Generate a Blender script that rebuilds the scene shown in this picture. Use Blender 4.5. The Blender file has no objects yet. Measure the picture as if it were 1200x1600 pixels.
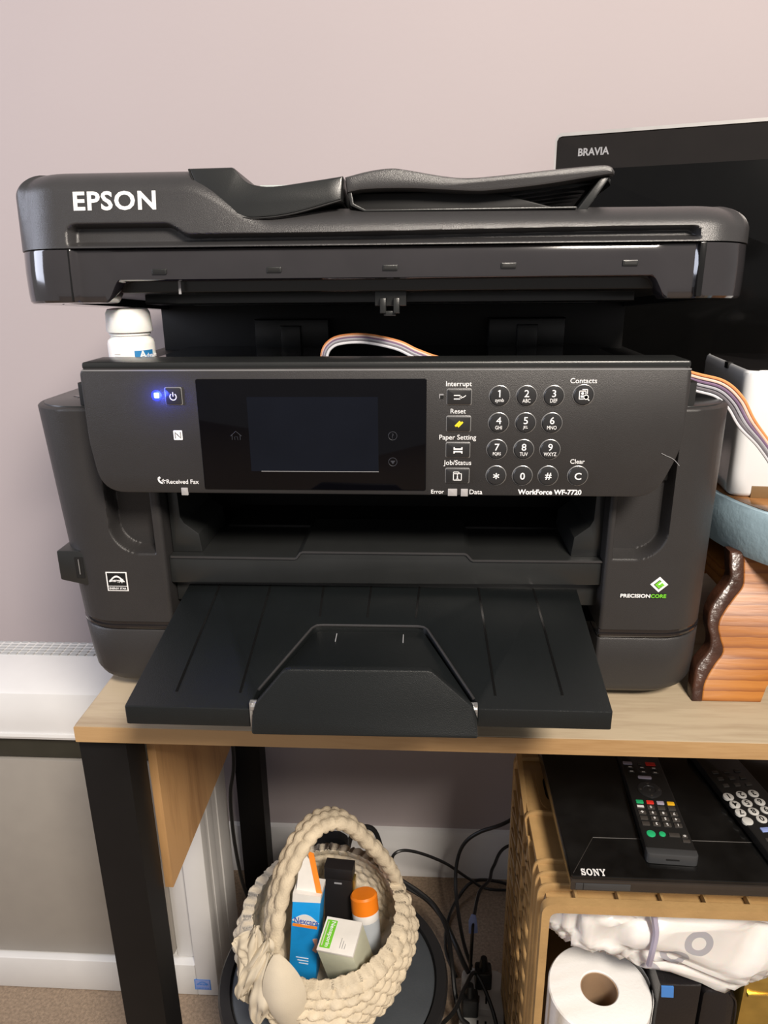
import bpy, bmesh, math, random
from mathutils import Vector, Matrix, noise
R = math.radians
random.seed(7)
scn = bpy.context.scene
C = scn.collection

# ------------------------------------------------------------------ camera
TH, YAW, RO = R(18.5), R(3.3), R(.58)
f = Vector((-math.sin(YAW)*math.cos(TH), math.cos(YAW)*math.cos(TH), -math.sin(TH)))
r0 = Vector((math.cos(YAW), math.sin(YAW), 0)); u0 = r0.cross(f)
rr = r0*math.cos(RO) - u0*math.sin(RO); uu = u0*math.cos(RO) + r0*math.sin(RO)
cd = bpy.data.cameras.new('camera'); cam = bpy.data.objects.new('camera', cd); C.objects.link(cam)
m3 = Matrix((rr, uu, -f)).transposed()
cam.matrix_world = Matrix.Translation((0, 0, 1.12)) @ m3.to_4x4()
cd.sensor_fit = 'VERTICAL'; cd.sensor_height = 24; cd.sensor_width = 18; cd.lens = 24*1130/1600
cd.clip_start = .01
scn.camera = cam

# ------------------------------------------------------------------ light
w = bpy.data.worlds.new('room_light'); scn.world = w; w.use_nodes = True
bg = w.node_tree.nodes['Background']; bg.inputs[0].default_value = (1.0, .96, .95, 1); bg.inputs[1].default_value = .26
def area(name, loc, target, size, power, col, sy=None):
    d = bpy.data.lights.new(name, 'AREA'); d.energy = power; d.color = col; d.size = size
    if sy: d.shape = 'RECTANGLE'; d.size_y = sy
    o = bpy.data.objects.new(name, d); C.objects.link(o); o.location = loc
    o.rotation_euler = (Vector(target)-Vector(loc)).to_track_quat('-Z', 'Y').to_euler()
    return o
area('ceiling_light', (.66, -1.0, 2.32), (.05, .7, .8), .45, 70, (1, .90, .79))
area('window_daylight', (-2.3, .1, 1.7), (-.2, .9, 1.0), .9, 24, (.80, .84, 1), 1.1)
scn.view_settings.view_transform = 'Standard'; scn.view_settings.look = 'None'
scn.view_settings.gamma = 1; scn.view_settings.use_curve_mapping = False
scn.view_settings.exposure = 0.3

# ------------------------------------------------------------------ materials
def mat(name, col, rough=.5, metal=0, spec=.5, var=.08, vscale=30, bump=0, bscale=400, coat=0, emit=None, estr=0, trans=0, stretch=(1, 1, 1), col2=None, sss=0):
    m = bpy.data.materials.new(name); m.use_nodes = True
    nt = m.node_tree; b = nt.nodes['Principled BSDF']
    tc = nt.nodes.new('ShaderNodeTexCoord'); mp = nt.nodes.new('ShaderNodeMapping'); mp.inputs['Scale'].default_value = stretch
    nt.links.new(tc.outputs['Object'], mp.inputs['Vector'])
    n = nt.nodes.new('ShaderNodeTexNoise'); n.inputs['Scale'].default_value = vscale; n.inputs['Detail'].default_value = 6
    nt.links.new(mp.outputs[0], n.inputs['Vector'])
    r = nt.nodes.new('ShaderNodeValToRGB'); r.color_ramp.elements[0].position = .3; r.color_ramp.elements[1].position = .7
    c = Vector(col); c2 = Vector(col2) if col2 else c*(1+var)
    c1 = c if col2 else c*(1-var)
    r.color_ramp.elements[0].color = (*c1, 1); r.color_ramp.elements[1].color = (*c2, 1)
    nt.links.new(n.outputs[0], r.inputs[0]); nt.links.new(r.outputs[0], b.inputs['Base Color'])
    b.inputs['Roughness'].default_value = rough; b.inputs['Metallic'].default_value = metal
    b.inputs['Specular IOR Level'].default_value = spec; b.inputs['Coat Weight'].default_value = coat
    b.inputs['Transmission Weight'].default_value = trans
    if sss: b.inputs['Subsurface Weight'].default_value = sss; b.inputs['Subsurface Scale'].default_value = .01
    if bump:
        n2 = nt.nodes.new('ShaderNodeTexNoise'); n2.inputs['Scale'].default_value = bscale; n2.inputs['Detail'].default_value = 3
        nt.links.new(mp.outputs[0], n2.inputs['Vector'])
        bp = nt.nodes.new('ShaderNodeBump'); bp.inputs['Strength'].default_value = bump; bp.inputs['Distance'].default_value = .001
        nt.links.new(n2.outputs[0], bp.inputs['Height']); nt.links.new(bp.outputs[0], b.inputs['Normal'])
    if emit: b.inputs['Emission Color'].default_value = (*emit, 1); b.inputs['Emission Strength'].default_value = estr
    return m
def wood(name, light, dark, axis='x', scale=1, rough=.45, knots=True, fine=90, lines=None):
    m = bpy.data.materials.new(name); m.use_nodes = True
    nt = m.node_tree; b = nt.nodes['Principled BSDF']; L = nt.links.new
    tc = nt.nodes.new('ShaderNodeTexCoord'); mp = nt.nodes.new('ShaderNodeMapping')
    s = {'x': (.09, 1, 1), 'y': (1, .09, 1), 'z': (1, 1, .09)}[axis]
    mp.inputs['Scale'].default_value = [k*scale for k in s]; L(tc.outputs['Object'], mp.inputs[0])
    n1 = nt.nodes.new('ShaderNodeTexNoise'); n1.inputs['Scale'].default_value = 16; n1.inputs['Detail'].default_value = 5; n1.inputs['Distortion'].default_value = 1.2
    n2 = nt.nodes.new('ShaderNodeTexNoise'); n2.inputs['Scale'].default_value = fine*3; n2.inputs['Detail'].default_value = 3
    L(mp.outputs[0], n1.inputs[0]); L(mp.outputs[0], n2.inputs[0])
    mx = nt.nodes.new('ShaderNodeMath'); mx.operation = 'MULTIPLY_ADD'; mx.inputs[1].default_value = .35
    L(n2.outputs[0], mx.inputs[0]); L(n1.outputs[0], mx.inputs[2])
    r = nt.nodes.new('ShaderNodeValToRGB'); e = r.color_ramp.elements
    e[0].position = .42; e[0].color = (*dark, 1); e[1].position = .72; e[1].color = (*light, 1)
    L(mx.outputs[0], r.inputs[0]); out = r.outputs[0]
    if lines:
        wv = nt.nodes.new('ShaderNodeTexWave'); wv.wave_type = 'BANDS'; wv.bands_direction = lines[0]; wv.inputs['Scale'].default_value = lines[1]
        wv.inputs['Distortion'].default_value = lines[2]; wv.inputs['Detail'].default_value = 2; wv.inputs['Detail Scale'].default_value = 1.2
        wv.wave_profile = 'SAW'; L(tc.outputs['Object'], wv.inputs[0])
        r2 = nt.nodes.new('ShaderNodeValToRGB'); e2 = r2.color_ramp.elements
        e2[0].position = 0.0; e2[0].color = (*lines[3], 1); e2[1].position = .45; e2[1].color = (1, 1, 1, 1)
        L(wv.outputs[0], r2.inputs[0])
        mm = nt.nodes.new('ShaderNodeMix'); mm.data_type = 'RGBA'; mm.blend_type = 'MULTIPLY'; mm.inputs[0].default_value = .8
        L(out, mm.inputs[6]); L(r2.outputs[0], mm.inputs[7]); out = mm.outputs[2]
    L(out, b.inputs['Base Color']); b.inputs['Roughness'].default_value = rough
    bp = nt.nodes.new('ShaderNodeBump'); bp.inputs['Strength'].default_value = .15; bp.inputs['Distance'].default_value = .001
    L(n2.outputs[0], bp.inputs['Height']); L(bp.outputs[0], b.inputs['Normal'])
    return m
K = dict(
 wall=mat('mauve_wall_paint', (.42, .370, .378), .75, var=.015, vscale=3, bump=.15, bscale=120),
 trim=mat('white_trim_paint', (.72, .72, .72), .4, var=.02),
 carpet=mat('beige_carpet', (.26, .19, .13), .95, var=.25, vscale=220, bump=.9, bscale=700),
 plastic=mat('black_textured_plastic', (.025, .0235, .0235), .42, spec=.45, var=.06, bump=.25, bscale=1800),
 plastic2=mat('charcoal_shell_plastic', (.034, .033, .034), .32, spec=.6, var=.06, bump=.25, bscale=1800),
 dark=mat('dark_recess_plastic', (.010, .010, .010), .5, spec=.3),
 smooth=mat('satin_black_plastic', (.016, .017, .017), .30, spec=.5, bump=.1, bscale=1500),
 tray=mat('tray_black_plastic', (.006, .0074, .0078), .36, spec=.42, bump=.25, bscale=1800),
 groove=mat('gloss_groove', (.006, .006, .006), .18),
 gloss=mat('glossy_black_plastic', (.012, .011, .012), .07, spec=.6, coat=.3),
 rimgloss=mat('gloss_grey_black_plastic', (.026, .024, .026), .10, spec=.6, coat=.4),
 glass=mat('black_touch_glass', (.002, .002, .003), .05, spec=.22),
 lcd=mat('dim_lcd_display', (.004, .005, .009), .08, spec=.22, var=.3, vscale=8),
 white=mat('white_print', (.80, .80, .80), .5),
 grey=mat('grey_print', (.30, .30, .31), .5),
 faint=mat('faint_grey_print', (.03, .032, .04), .4),
 silver=mat('silver_edge', (.35, .35, .35), .3, metal=.6),
 keyblk=mat('button_black_plastic', (.020, .020, .021), .35, spec=.5),
 yellow=mat('yellow_print', (.75, .62, .02), .5),
 green=mat('green_print', (.16, .55, .03), .5),
 led=mat('blue_power_light', (.2, .3, 1), .4, emit=(.10, .16, 1), estr=9),
 ledhalo=mat('blue_light_halo', (.02, .03, .6), .3, emit=(.02, .03, 1), estr=1.5),
 ledoff=mat('unlit_indicator', (.38, .37, .37), .35),
 bottle=mat('white_bottle_plastic', (.86, .85, .82), .35, var=.01, sss=.15),
 labelblue=mat('blue_label', (.02, .19, .45), .5),
 labelwhite=mat('white_label', (.82, .81, .79), .5),
 desk=wood('light_oak_laminate', (.40, .325, .225), (.27, .20, .13), 'x', rough=.38),
 deskedge=wood('oak_edge_band', (.42, .265, .125), (.31, .18, .075), 'x', rough=.45, fine=140),
 deskside=wood('oak_side_laminate', (.45, .26, .11), (.27, .14, .055), 'z', rough=.5, scale=.8),
 blackmetal=mat('black_painted_steel', (.006, .0055, .0055), .5, spec=.22),
 appl=mat('white_appliance_plastic', (.66, .65, .63), .35, var=.02),
 applgrey=mat('warm_grey_appliance_panel', (.30, .275, .24), .45, var=.03),
 appldark=mat('dark_slot', (.03, .03, .022), .4),
 applcell=mat('pale_grey_grille', (.42, .43, .43), .5),
 sticker=mat('blue_sticker', (.06, .22, .60), .5),
 tvbezel=mat('tv_gloss_bezel', (.010, .008, .007), .06, spec=.6),
 tvscreen=mat('tv_screen', (.003, .003, .003), .13, spec=.25),
 tvrim=mat('tv_silver_rim', (.62, .60, .58), .3, metal=.5),
 tank=mat('white_gloss_shell', (.78, .80, .82), .15, var=.01, coat=.3),
 tanktop=mat('dark_gloss_cover', (.010, .009, .009), .08),
 paintblue=mat('worn_pale_blue_paint', (.40, .56, .66), .5, var=.1, vscale=40, bump=.3, bscale=200),
 stooltop=wood('varnished_brown_wood', (.36, .17, .06), (.20, .08, .03), 'x', rough=.1),
 stoolwood=wood('orange_pine', (.40, .155, .028), (.29, .095, .015), 'x', rough=.4, lines=('Z', 34, .9, (.42, .27, .18))),
 bark=mat('dark_stained_edge', (.045, .018, .010), .28, var=.4, vscale=60, bump=1, bscale=120),
 cream=mat('cream_cotton_yarn', (.62, .53, .39), .9, var=.12, vscale=60, bump=.8, bscale=500),
 cloth=mat('cream_cotton_cloth', (.60, .53, .41), .85, var=.05, vscale=40, bump=.2, bscale=900),
 binblk=mat('black_bin_plastic', (.014, .014, .015), .35),
 bingrey=mat('slate_lid_plastic', (.045, .052, .060), .5, var=.08, bump=.2),
 cord=mat('black_cord_rubber', (.010, .010, .010), .4),
 orange=mat('orange_cap_plastic', (.85, .22, .01), .4),
 greybottle=mat('pale_grey_bottle', (.42, .46, .50), .35),
 boxblue=mat('bright_blue_card', (.01, .30, .72), .4, var=.25, vscale=18),
 boxwhite=mat('white_card', (.76, .74, .70), .5),
 boxpale=mat('pale_green_card', (.60, .61, .47), .5),
 boxorange=mat('orange_card', (.85, .25, .02), .5),
 skin=mat('peach_print', (.72, .36, .25), .5),
 cardblue=mat('navy_print', (.05, .10, .40), .5),
 blackcase=mat('black_case', (.012, .010, .010), .4),
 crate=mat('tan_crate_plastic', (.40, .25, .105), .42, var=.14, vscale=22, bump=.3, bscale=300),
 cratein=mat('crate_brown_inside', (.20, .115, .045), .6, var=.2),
 player=mat('player_gloss_black', (.006, .006, .006), .16, var=.5, vscale=30),
 playerfront=mat('player_front_strip', (.030, .024, .020), .15),
 remote=mat('remote_black', (.012, .012, .012), .3),
 remotetip=mat('remote_grey_tip', (.06, .062, .065), .35, metal=.3),
 keygrey=mat('remote_key_grey', (.045, .04, .036), .4),
 keywhite=mat('remote_key_white', (.55, .55, .53), .4),
 kgreen=mat('key_green', (.02, .42, .16), .4), kred=mat('key_red', (.72, .03, .02), .4),
 klilac=mat('key_lilac', (.38, .35, .45), .4), kyellow=mat('key_yellow', (.85, .48, .02), .4), kblue=mat('key_blue', (.25, .33, .65), .4),
 paper=mat('white_tissue', (.86, .85, .83), .9, var=.01, bump=.3, bscale=300),
 kraft=mat('brown_card_tube', (.34, .22, .13), .8),
 gold=mat('gold_foil', (.55, .38, .10), .25, metal=.8, var=.2, bump=.4, bscale=40),
 greycard=mat('grey_card', (.30, .33, .35), .6),
 leather=mat('black_leatherette', (.010, .009, .010), .3, bump=.3, bscale=300),
 t_orange=mat('tube_orange', (.80, .32, .12), .3), t_peach=mat('tube_peach', (.75, .55, .45), .3), t_purple=mat('tube_purple', (.20, .13, .22), .3),
 t_grey=mat('tube_grey', (.38, .38, .42), .3), t_white=mat('tube_white', (.62, .62, .66), .3), t_dark=mat('tube_dark', (.16, .15, .17), .3),
 clear=mat('pale_translucent_plastic', (.45, .50, .49), .3),
 strip=mat('white_power_strip', (.62, .62, .60), .4),
)

# ------------------------------------------------------------------ mesh helpers
def rpoly(pts, r=.003, n=4):
    """round the corners of a polygon; r a number or one per point"""
    out = []; N = len(pts)
    for i, p in enumerate(pts):
        q = r[i] if isinstance(r, (list, tuple)) else r
        p = Vector(p); a = Vector(pts[i-1])-p; b = Vector(pts[(i+1) % N])-p
        if q <= 1e-6: out.append(tuple(p)); continue
        la, lb = a.length, b.length; a.normalize(); b.normalize()
        ang = a.angle(b); t = min(q/math.tan(max(ang/2, .05)), la*.49, lb*.49)
        s, e = p+a*t, p+b*t
        for k in range(n+1):
            u = k/n; out.append(tuple((1-u)**2*s+2*u*(1-u)*p+u*u*e))
    return out
def rrect(x0, x1, y0, y1, r=.003, n=4): return rpoly([(x0, y0), (x1, y0), (x1, y1), (x0, y1)], r, n)
def circ(cx, cy, r, n=28): return [(cx+r*math.cos(2*math.pi*k/n), cy+r*math.sin(2*math.pi*k/n)) for k in range(n)]
def offset(poly, d):
    N = len(poly); A = sum(poly[i-1][0]*poly[i][1]-poly[i][0]*poly[i-1][1] for i in range(N)); s = 1 if A > 0 else -1
    out = []
    for i in range(N):
        p0, p, p1 = Vector(poly[i-1]), Vector(poly[i]), Vector(poly[(i+1) % N])
        a, b = p-p0, p1-p
        if a.length < 1e-9: a = b
        if b.length < 1e-9: b = a
        na = Vector((-a.y, a.x)).normalized(); nb = Vector((-b.y, b.x)).normalized()
        nn = na+nb; nn = nn/max(nn.length_squared/2, .3)
        out.append(p+nn*d*s)
    for _ in range(4):      # edges that turned round at tight corners collapse to a point
        for i in range(N):
            j = (i+1) % N; e = Vector(poly[j])-Vector(poly[i])
            if (out[j]-out[i]).dot(e) < 0: out[i] = out[j] = (out[i]+out[j])/2
    return [tuple(p) for p in out]
AX = {'y': lambda p, q, t: (p, t, q), 'z': lambda p, q, t: (p, q, t), 'x': lambda p, q, t: (t, p, q)}
def crom(pts, per=8):
    P = [Vector(p) for p in pts]; P = [P[0]*2-P[1]]+P+[P[-1]*2-P[-2]]; out = []
    for i in range(1, len(P)-2):
        for k in range(per):
            t = k/per; a, b, c, d = P[i-1:i+3]
            out.append(.5*((2*b)+(c-a)*t+(2*a-5*b+4*c-d)*t*t+(3*b-a-3*c+d)*t**3))
    out.append(P[-2]); return out
_txt = {}
def text_mesh(s, bold=0, space=1):
    k = (s, bold, space)
    if k not in _txt:
        cu = bpy.data.curves.new('t', 'FONT'); cu.body = s; cu.size = 1; cu.extrude = .01; cu.offset = bold; cu.align_x = 'LEFT'; cu.space_character = space; cu.resolution_u = 3
        o = bpy.data.objects.new('t', cu); C.objects.link(o)
        dg = bpy.context.evaluated_depsgraph_get(); me = bpy.data.meshes.new_from_object(o.evaluated_get(dg))
        vs = [tuple(v.co) for v in me.vertices]; fs = [tuple(p.vertices) for p in me.polygons]
        bpy.data.objects.remove(o); bpy.data.curves.remove(cu); bpy.data.meshes.remove(me)
        _txt[k] = (vs, fs)
    return _txt[k]
class B:
    def __init__(s): s.v = []; s.f = []; s.m = []
    def add(s, vs, fs, m=0):
        o = len(s.v); s.v += [tuple(v) for v in vs]
        for q in fs: s.f.append([i+o for i in q]); s.m.append(m)
        return s
    def prism(s, poly, a, b, axis='y', ch=0, m=0, chb=0, mcap=None):
        """extrude a 2D outline from a (chamfered by ch) to b"""
        g = AX[axis]; sg = 1 if b > a else -1; N = len(poly); rings = []
        if ch: rings += [(offset(poly, ch), a), (offset(poly, ch*.3), a+sg*ch*.3), (poly, a+sg*ch)]
        else: rings.append((poly, a))
        if chb: rings += [(poly, b-sg*chb), (offset(poly, chb), b)]
        else: rings.append((poly, b))
        vs = [g(p[0], p[1], t) for pl, t in rings for p in pl]; fs = []
        for k in range(len(rings)-1):
            for i in range(N): fs.append((k*N+i, k*N+(i+1) % N, (k+1)*N+(i+1) % N, (k+1)*N+i))
        s.add(vs, fs, m); o = len(s.v)-len(vs)
        s.f.append([o+i for i in range(N)]); s.m.append(m if mcap is None else mcap)
        s.f.append([o+(len(rings)-1)*N+i for i in range(N)]); s.m.append(m)
        return s
    def box(s, x0, x1, y0, y1, z0, z1, ch=0, m=0):
        return s.prism([(x0, z0), (x1, z0), (x1, z1), (x0, z1)], y0, y1, 'y', ch, m, chb=ch)
    def loft(s, rings, cap0=True, cap1=True, m=0):
        N = len(rings[0]); vs = [p for r in rings for p in r]; fs = []
        for k in range(len(rings)-1):
            for i in range(N): fs.append((k*N+i, k*N+(i+1) % N, (k+1)*N+(i+1) % N, (k+1)*N+i))
        if cap0: fs.append(tuple(range(N)))
        if cap1: fs.append(tuple((len(rings)-1)*N+i for i in range(N)))
        return s.add(vs, fs, m)
    def lathe(s, prof, c=(0, 0, 0), n=32, axis='z', m=0):
        rings = []
        for r, h in prof:
            ring = []
            for k in range(n):
                a = 2*math.pi*k/n; x, y = r*math.cos(a), r*math.sin(a)
                ring.append({'z': (c[0]+x, c[1]+y, c[2]+h), 'y': (c[0]+x, c[1]+h, c[2]+y), 'x': (c[0]+h, c[1]+x, c[2]+y)}[axis])
            rings.append(ring)
        return s.loft(rings, True, True, m)
    def tube(s, pts, r, n=8, per=8, m=0, smooth=True):
        P = crom(pts, per) if smooth else [Vector(p) for p in pts]; rings = []
        up = None
        for i, p in enumerate(P):
            t = (P[min(i+1, len(P)-1)]-P[max(i-1, 0)]).normalized()
            if up is None:
                up = Vector((0, 0, 1)) if abs(t.z) < .9 else Vector((1, 0, 0))
            a = (up-t*up.dot(t)).normalized(); b = t.cross(a); up = a
            q = r(i/(len(P)-1)) if callable(r) else r
            rings.append([p+a*q*math.cos(2*math.pi*k/n)+b*q*math.sin(2*math.pi*k/n) for k in range(n)])
        return s.loft(rings, True, True, m)
    def one(s, cx, cy, h, y, m):
        k = h; return s.prism([(cx-.07*k, cy-.5*k), (cx+.09*k, cy-.5*k), (cx+.09*k, cy+.5*k), (cx-.04*k, cy+.5*k), (cx-.26*k, cy+.36*k), (cx-.2*k, cy+.24*k), (cx-.07*k, cy+.31*k)], y-.0002, y+.0002, 'y', m=m)
    def text(s, t, cx, cy, h=None, w=None, at=0, plane='y', m=0, bold=0, thick=.0002, fn=None, flip=False, sx=1, space=1):
        """writing centred on (cx, cy) of a plane facing -y (plane 'y') or +z (plane 'z'); fn maps (p, q, depth) itself"""
        vs, fs = text_mesh(t, bold, space)
        x0, x1 = min(v[0] for v in vs), max(v[0] for v in vs); y0, y1 = min(v[1] for v in vs), max(v[1] for v in vs)
        k = w/(x1-x0) if w else h/(y1-y0); ky = h/(y1-y0) if (w and h) else k
        k *= 1 if w else sx
        out = []
        for x, y, z in vs:
            p, q, d = (x-(x0+x1)/2)*k, (y-(y0+y1)/2)*ky, thick*(z/.01)
            if flip: p, q = -p, -q
            p += cx; q += cy
            out.append(fn(p, q, d) if fn else ((p, at-d, q) if plane == 'y' else (p, q, at+d)))
        return s.add(out, fs, m)
W = {}
def mesh_of(b, name, mats, smooth=35, origin=None):
    me = bpy.data.meshes.new(name); me.from_pydata(b.v, [], b.f)
    for x in mats: me.materials.append(x)
    for p, k in zip(me.polygons, b.m): p.material_index = k
    bm = bmesh.new(); bm.from_mesh(me); bmesh.ops.remove_doubles(bm, verts=bm.verts, dist=1e-6); bmesh.ops.recalc_face_normals(bm, faces=bm.faces)
    bm.to_mesh(me); bm.free()
    me.polygons.foreach_set('use_smooth', [True]*len(me.polygons)); me.set_sharp_from_angle(angle=R(smooth))
    return me
def put(name, b, mats, parent=None, smooth=35, **kw):
    if not isinstance(mats, (list, tuple)): mats = [mats]
    me = mesh_of(b, name, mats, smooth)
    xs = [v.co for v in me.vertices]
    c = Vector(((min(v.x for v in xs)+max(v.x for v in xs))/2, (min(v.y for v in xs)+max(v.y for v in xs))/2, min(v.z for v in xs)))
    me.transform(Matrix.Translation(-c))
    o = bpy.data.objects.new(name, me); C.objects.link(o); o.location = c
    if parent: o.parent = parent; o.matrix_parent_inverse = Matrix.Translation(-W[parent.name])
    W[o.name] = c
    for k, v in kw.items(): o[k] = v
    return o
def thing(name, loc, label, category, rot=None, **kw):
    o = bpy.data.objects.new(name, None); C.objects.link(o); o.location = loc; o.empty_display_size = .05
    W[o.name] = Vector(loc)
    if rot is not None: o.rotation_euler = rot; W[o.name] = Vector((0, 0, 0))     # parts then in local coordinates
    o['label'] = label; o['category'] = category
    for k, v in kw.items(): o[k] = v
    return o
def ss(a, b, x):
    t = max(0, min(1, (x-a)/(b-a))); return t*t*(3-2*t)

# ------------------------------------------------------------------ room
b = B().box(-3, 3, 1.125, 1.225, 0, 2.6); put('wall_back', b, K['wall'], kind='structure')
b = B().box(-3, 3, -2, 1.225, -.1, 0); put('floor', b, K['carpet'], kind='structure')
b = B().prism([(1.125, 0), (1.111, 0), (1.111, .092), (1.116, .104), (1.125, .106)], -3, 3, 'x'); put('baseboard_back', b, K['trim'], kind='structure')

# ------------------------------------------------------------------ desk
desk = thing('desk', (.25, .82, 0), 'light oak desk with black steel legs carrying the black printer', 'desk')
DX0, DX1, DY0, DY1 = -.316, .90, .545, 1.085
b = B().prism(rrect(DX0, DX1, DY0, DY1, .003), .73, .7135, 'z', .0012)
top = put('desktop', b, K['desk'], desk)
b = B().prism(rrect(DX0, DX1, .7133, .7292, .001), DY0-.0006, DY0+.001, 'y'); put('edge_band', b, K['deskedge'], top)
for x0, x1 in ((-.3225, -.277), (.845, .89)):
    for y0, y1 in ((.56, .60), (1.03, 1.07)):
        put('leg', B().box(x0, x1, y0, y1, 0, .7135, .001), K['blackmetal'], desk)
    put('leg_crossbar', B().box(x0, x1, .60, 1.03, .693, .7135, .001), K['blackmetal'], desk)
b = B().box(-.277, -.268, .602, 1.03, .486, .7130, .0006); put('side_panel', b, K['deskside'], desk)

# ------------------------------------------------------------------ printer
pr = thing('printer', (-.04, .8, .73), 'wide black inkjet printer with its scanner lid propped open on the desk', 'printer')
# --- chassis
b = B()
b.prism(rrect(-.335, .243, .755, .955, .02), .745, 1.028, 'z', .003)
b.box(-.300, .225, .612, .76, .945, 1.030, .002)
b.box(-.245, .172, .66, .76, .742, .866, .001)
b.box(-.325, .238, .905, .953, 1.02, 1.085, .003)
body = put('chassis', b, K['dark'], pr)
b = B().prism(rrect(-.29, .20, .64, .90, .01), 1.0275, 1.0325, 'z', .001); put('scanner_glass', b, K['glass'], body)
# --- side towers: dense outline so that the finger scoop can be pushed into the front face
def tower(x0, x1, left):
    yf, yb, rc = .600, .80, .046
    def ring(z, x0, x1, yf):
        rl, rr_ = (rc, .004) if left else (.004, rc)
        fr = []
        nx = 70
        pts = []
        for k in range(11):      # left front corner
            a = math.pi+math.pi/2*k/10; pts.append((x0+rl+rl*math.cos(a), yf+rl+rl*math.sin(a)))
        for k in range(1, nx): pts.append((x0+rl+(x1-rr_-x0-rl)*k/nx, yf))
        for k in range(11):
            a = -math.pi/2+math.pi/2*k/10; pts.append((x1-rr_+rr_*math.cos(a), yf+rr_+rr_*math.sin(a)))
        pts += [(x1, yb), (x0, yb)]
        return pts
    rings = []
    zs = [.8075]+[.808+.199*k/150 for k in range(151)]+[1.0085, 1.010]
    for z in zs:
        sh = (1.01-z)*.07 if left else 0
        ins = .0015 if z > 1.009 or z < .8078 else 0
        a0, a1 = (x0+sh, x1) if left else (x0, x1)
        out = []
        for x, y in ring(z, a0+ins, a1-ins, yf+ins):
            # scoop: open towards the panel above, rounded lower outer corner
            if y < .602:
                if left: cx0, cx1 = -.284, -.239
                else: cx0, cx1 = .163, .2125
                zb = .8765
                rcn = .027
                dx = min(x-cx0, cx1-x); 
                if left: ox = x-cx0
                else: ox = cx1-x
                oz = z-zb
                if ox < rcn and oz < rcn: sd = rcn-math.hypot(rcn-ox, rcn-oz)
                else: sd = min(ox, oz)
                if left: sd2 = -.2425-x
                else: sd2 = x-.1655
                sd = min(sd, sd2*1.2)
                y += .0165*ss(0, .0042, sd)
            out.append((x, y, z))
        rings.append(out)
    bb = B().loft(rings)
    t = put('side_tower', bb, K['plastic'], pr, smooth=50)
    # cover plate on top, with a small embossed arrow
    o = offset(ring(1.01, x0+.001, x1-.001, yf+.001), .004)
    o = [(x, min(y, .79)) for x, y in o]
    c = put('tower_cover', B().prism(o, 1.0112, 1.009, 'z', .0006), K['smooth'], t)
    xx = x0+.03 if left else x1-.03
    put('arrow_mark', B().prism(rpoly([(xx-.006, .655), (xx+.001, .652), (xx, .648), (xx+.007, .655), (xx+.001, .662), (xx+.001, .659), (xx-.006, .661)], .0004, 1), 1.0116, 1.011, 'z'), K['groove'], t)
    return t
tl = tower(-.350, -.2345, True)
tr = tower(.1600, .2620, False)
# --- lower paper cassette (two front ends and the recessed drawer front)
cas = put('paper_cassette', B().prism(rrect(-.235, .165, .632, .70, .002), .742, .8, 'z', .001).box(-.236, .160, .628, .634, .752, .79, .001), K['smooth'], pr)
def cassette_end(x0, x1, left):
    rc = .046; rings = []
    for z, ins in ((.7385, .016), (.741, .009), (.7455, .0035), (.752, .001), (.77, 0), (.7975, -.0003), (.7992, .0010)):
        sh = (1.01-z)*.07 if left else 0
        a0, a1, yf = (x0+sh+ins, x1, .600+ins*.7) if left else (x0, x1-ins, .600+ins*.7)
        rl, rr_ = (rc, .003) if left else (.003, rc); pts = []
        for k in range(11):
            a = math.pi+math.pi/2*k/10; pts.append((a0+rl+rl*math.cos(a), yf+rl+rl*math.sin(a), z))
        for k in range(11):
            a = -math.pi/2+math.pi/2*k/10; pts.append((a1-rr_+rr_*math.cos(a), yf+rr_+rr_*math.sin(a), z))
        rings.append(pts+[(a1, .80, z), (a0, .80, z)])
    e = put('cassette_end', B().loft(rings), K['plastic'], pr, smooth=50)
    return e
cassette_end(-.350, -.2335, True); cassette_end(.1595, .2620, False)
def seam(x0, x1, left):
    rc = .046; rings = []
    for z, d in ((.7985, .002), (.7995, .0008), (.8018, .0004), (.8022, -.0004), (.8040, -.0004), (.8046, .0008), (.8075, .0008), (.8080, .003)):
        sh = (1.01-z)*.07 if left else 0
        a0, a1, yf = (x0+sh+d, x1, .600+d) if left else (x0, x1-d, .600+d)
        rl, rr_ = (rc, .003) if left else (.003, rc); pts = []
        for k in range(11):
            a = math.pi+math.pi/2*k/10; pts.append((a0+rl+rl*math.cos(a), yf+rl+rl*math.sin(a), z))
        for k in range(11):
            a = -math.pi/2+math.pi/2*k/10; pts.append((a1-rr_+rr_*math.cos(a), yf+rr_+rr_*math.sin(a), z))
        rings.append(pts+[(a1, .79, z), (a0, .79, z)])
    put('seam_strip', B().loft(rings), K['gloss'], cas, smooth=50)
seam(-.350, -.2340, True); seam(.1600, .2620, False)
for x, y in ((-.29, .66), (.215, .65), (-.29, .92), (.2, .92)):
    put('foot', B().lathe([(.013, .730), (.014, .733), (.014, .746)], (x, y, 0), 20), K['dark'], pr)
put('foot_rail', B().box(.165, .232, .625, .68, .7315, .742, .002), K['smooth'], pr)
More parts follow.
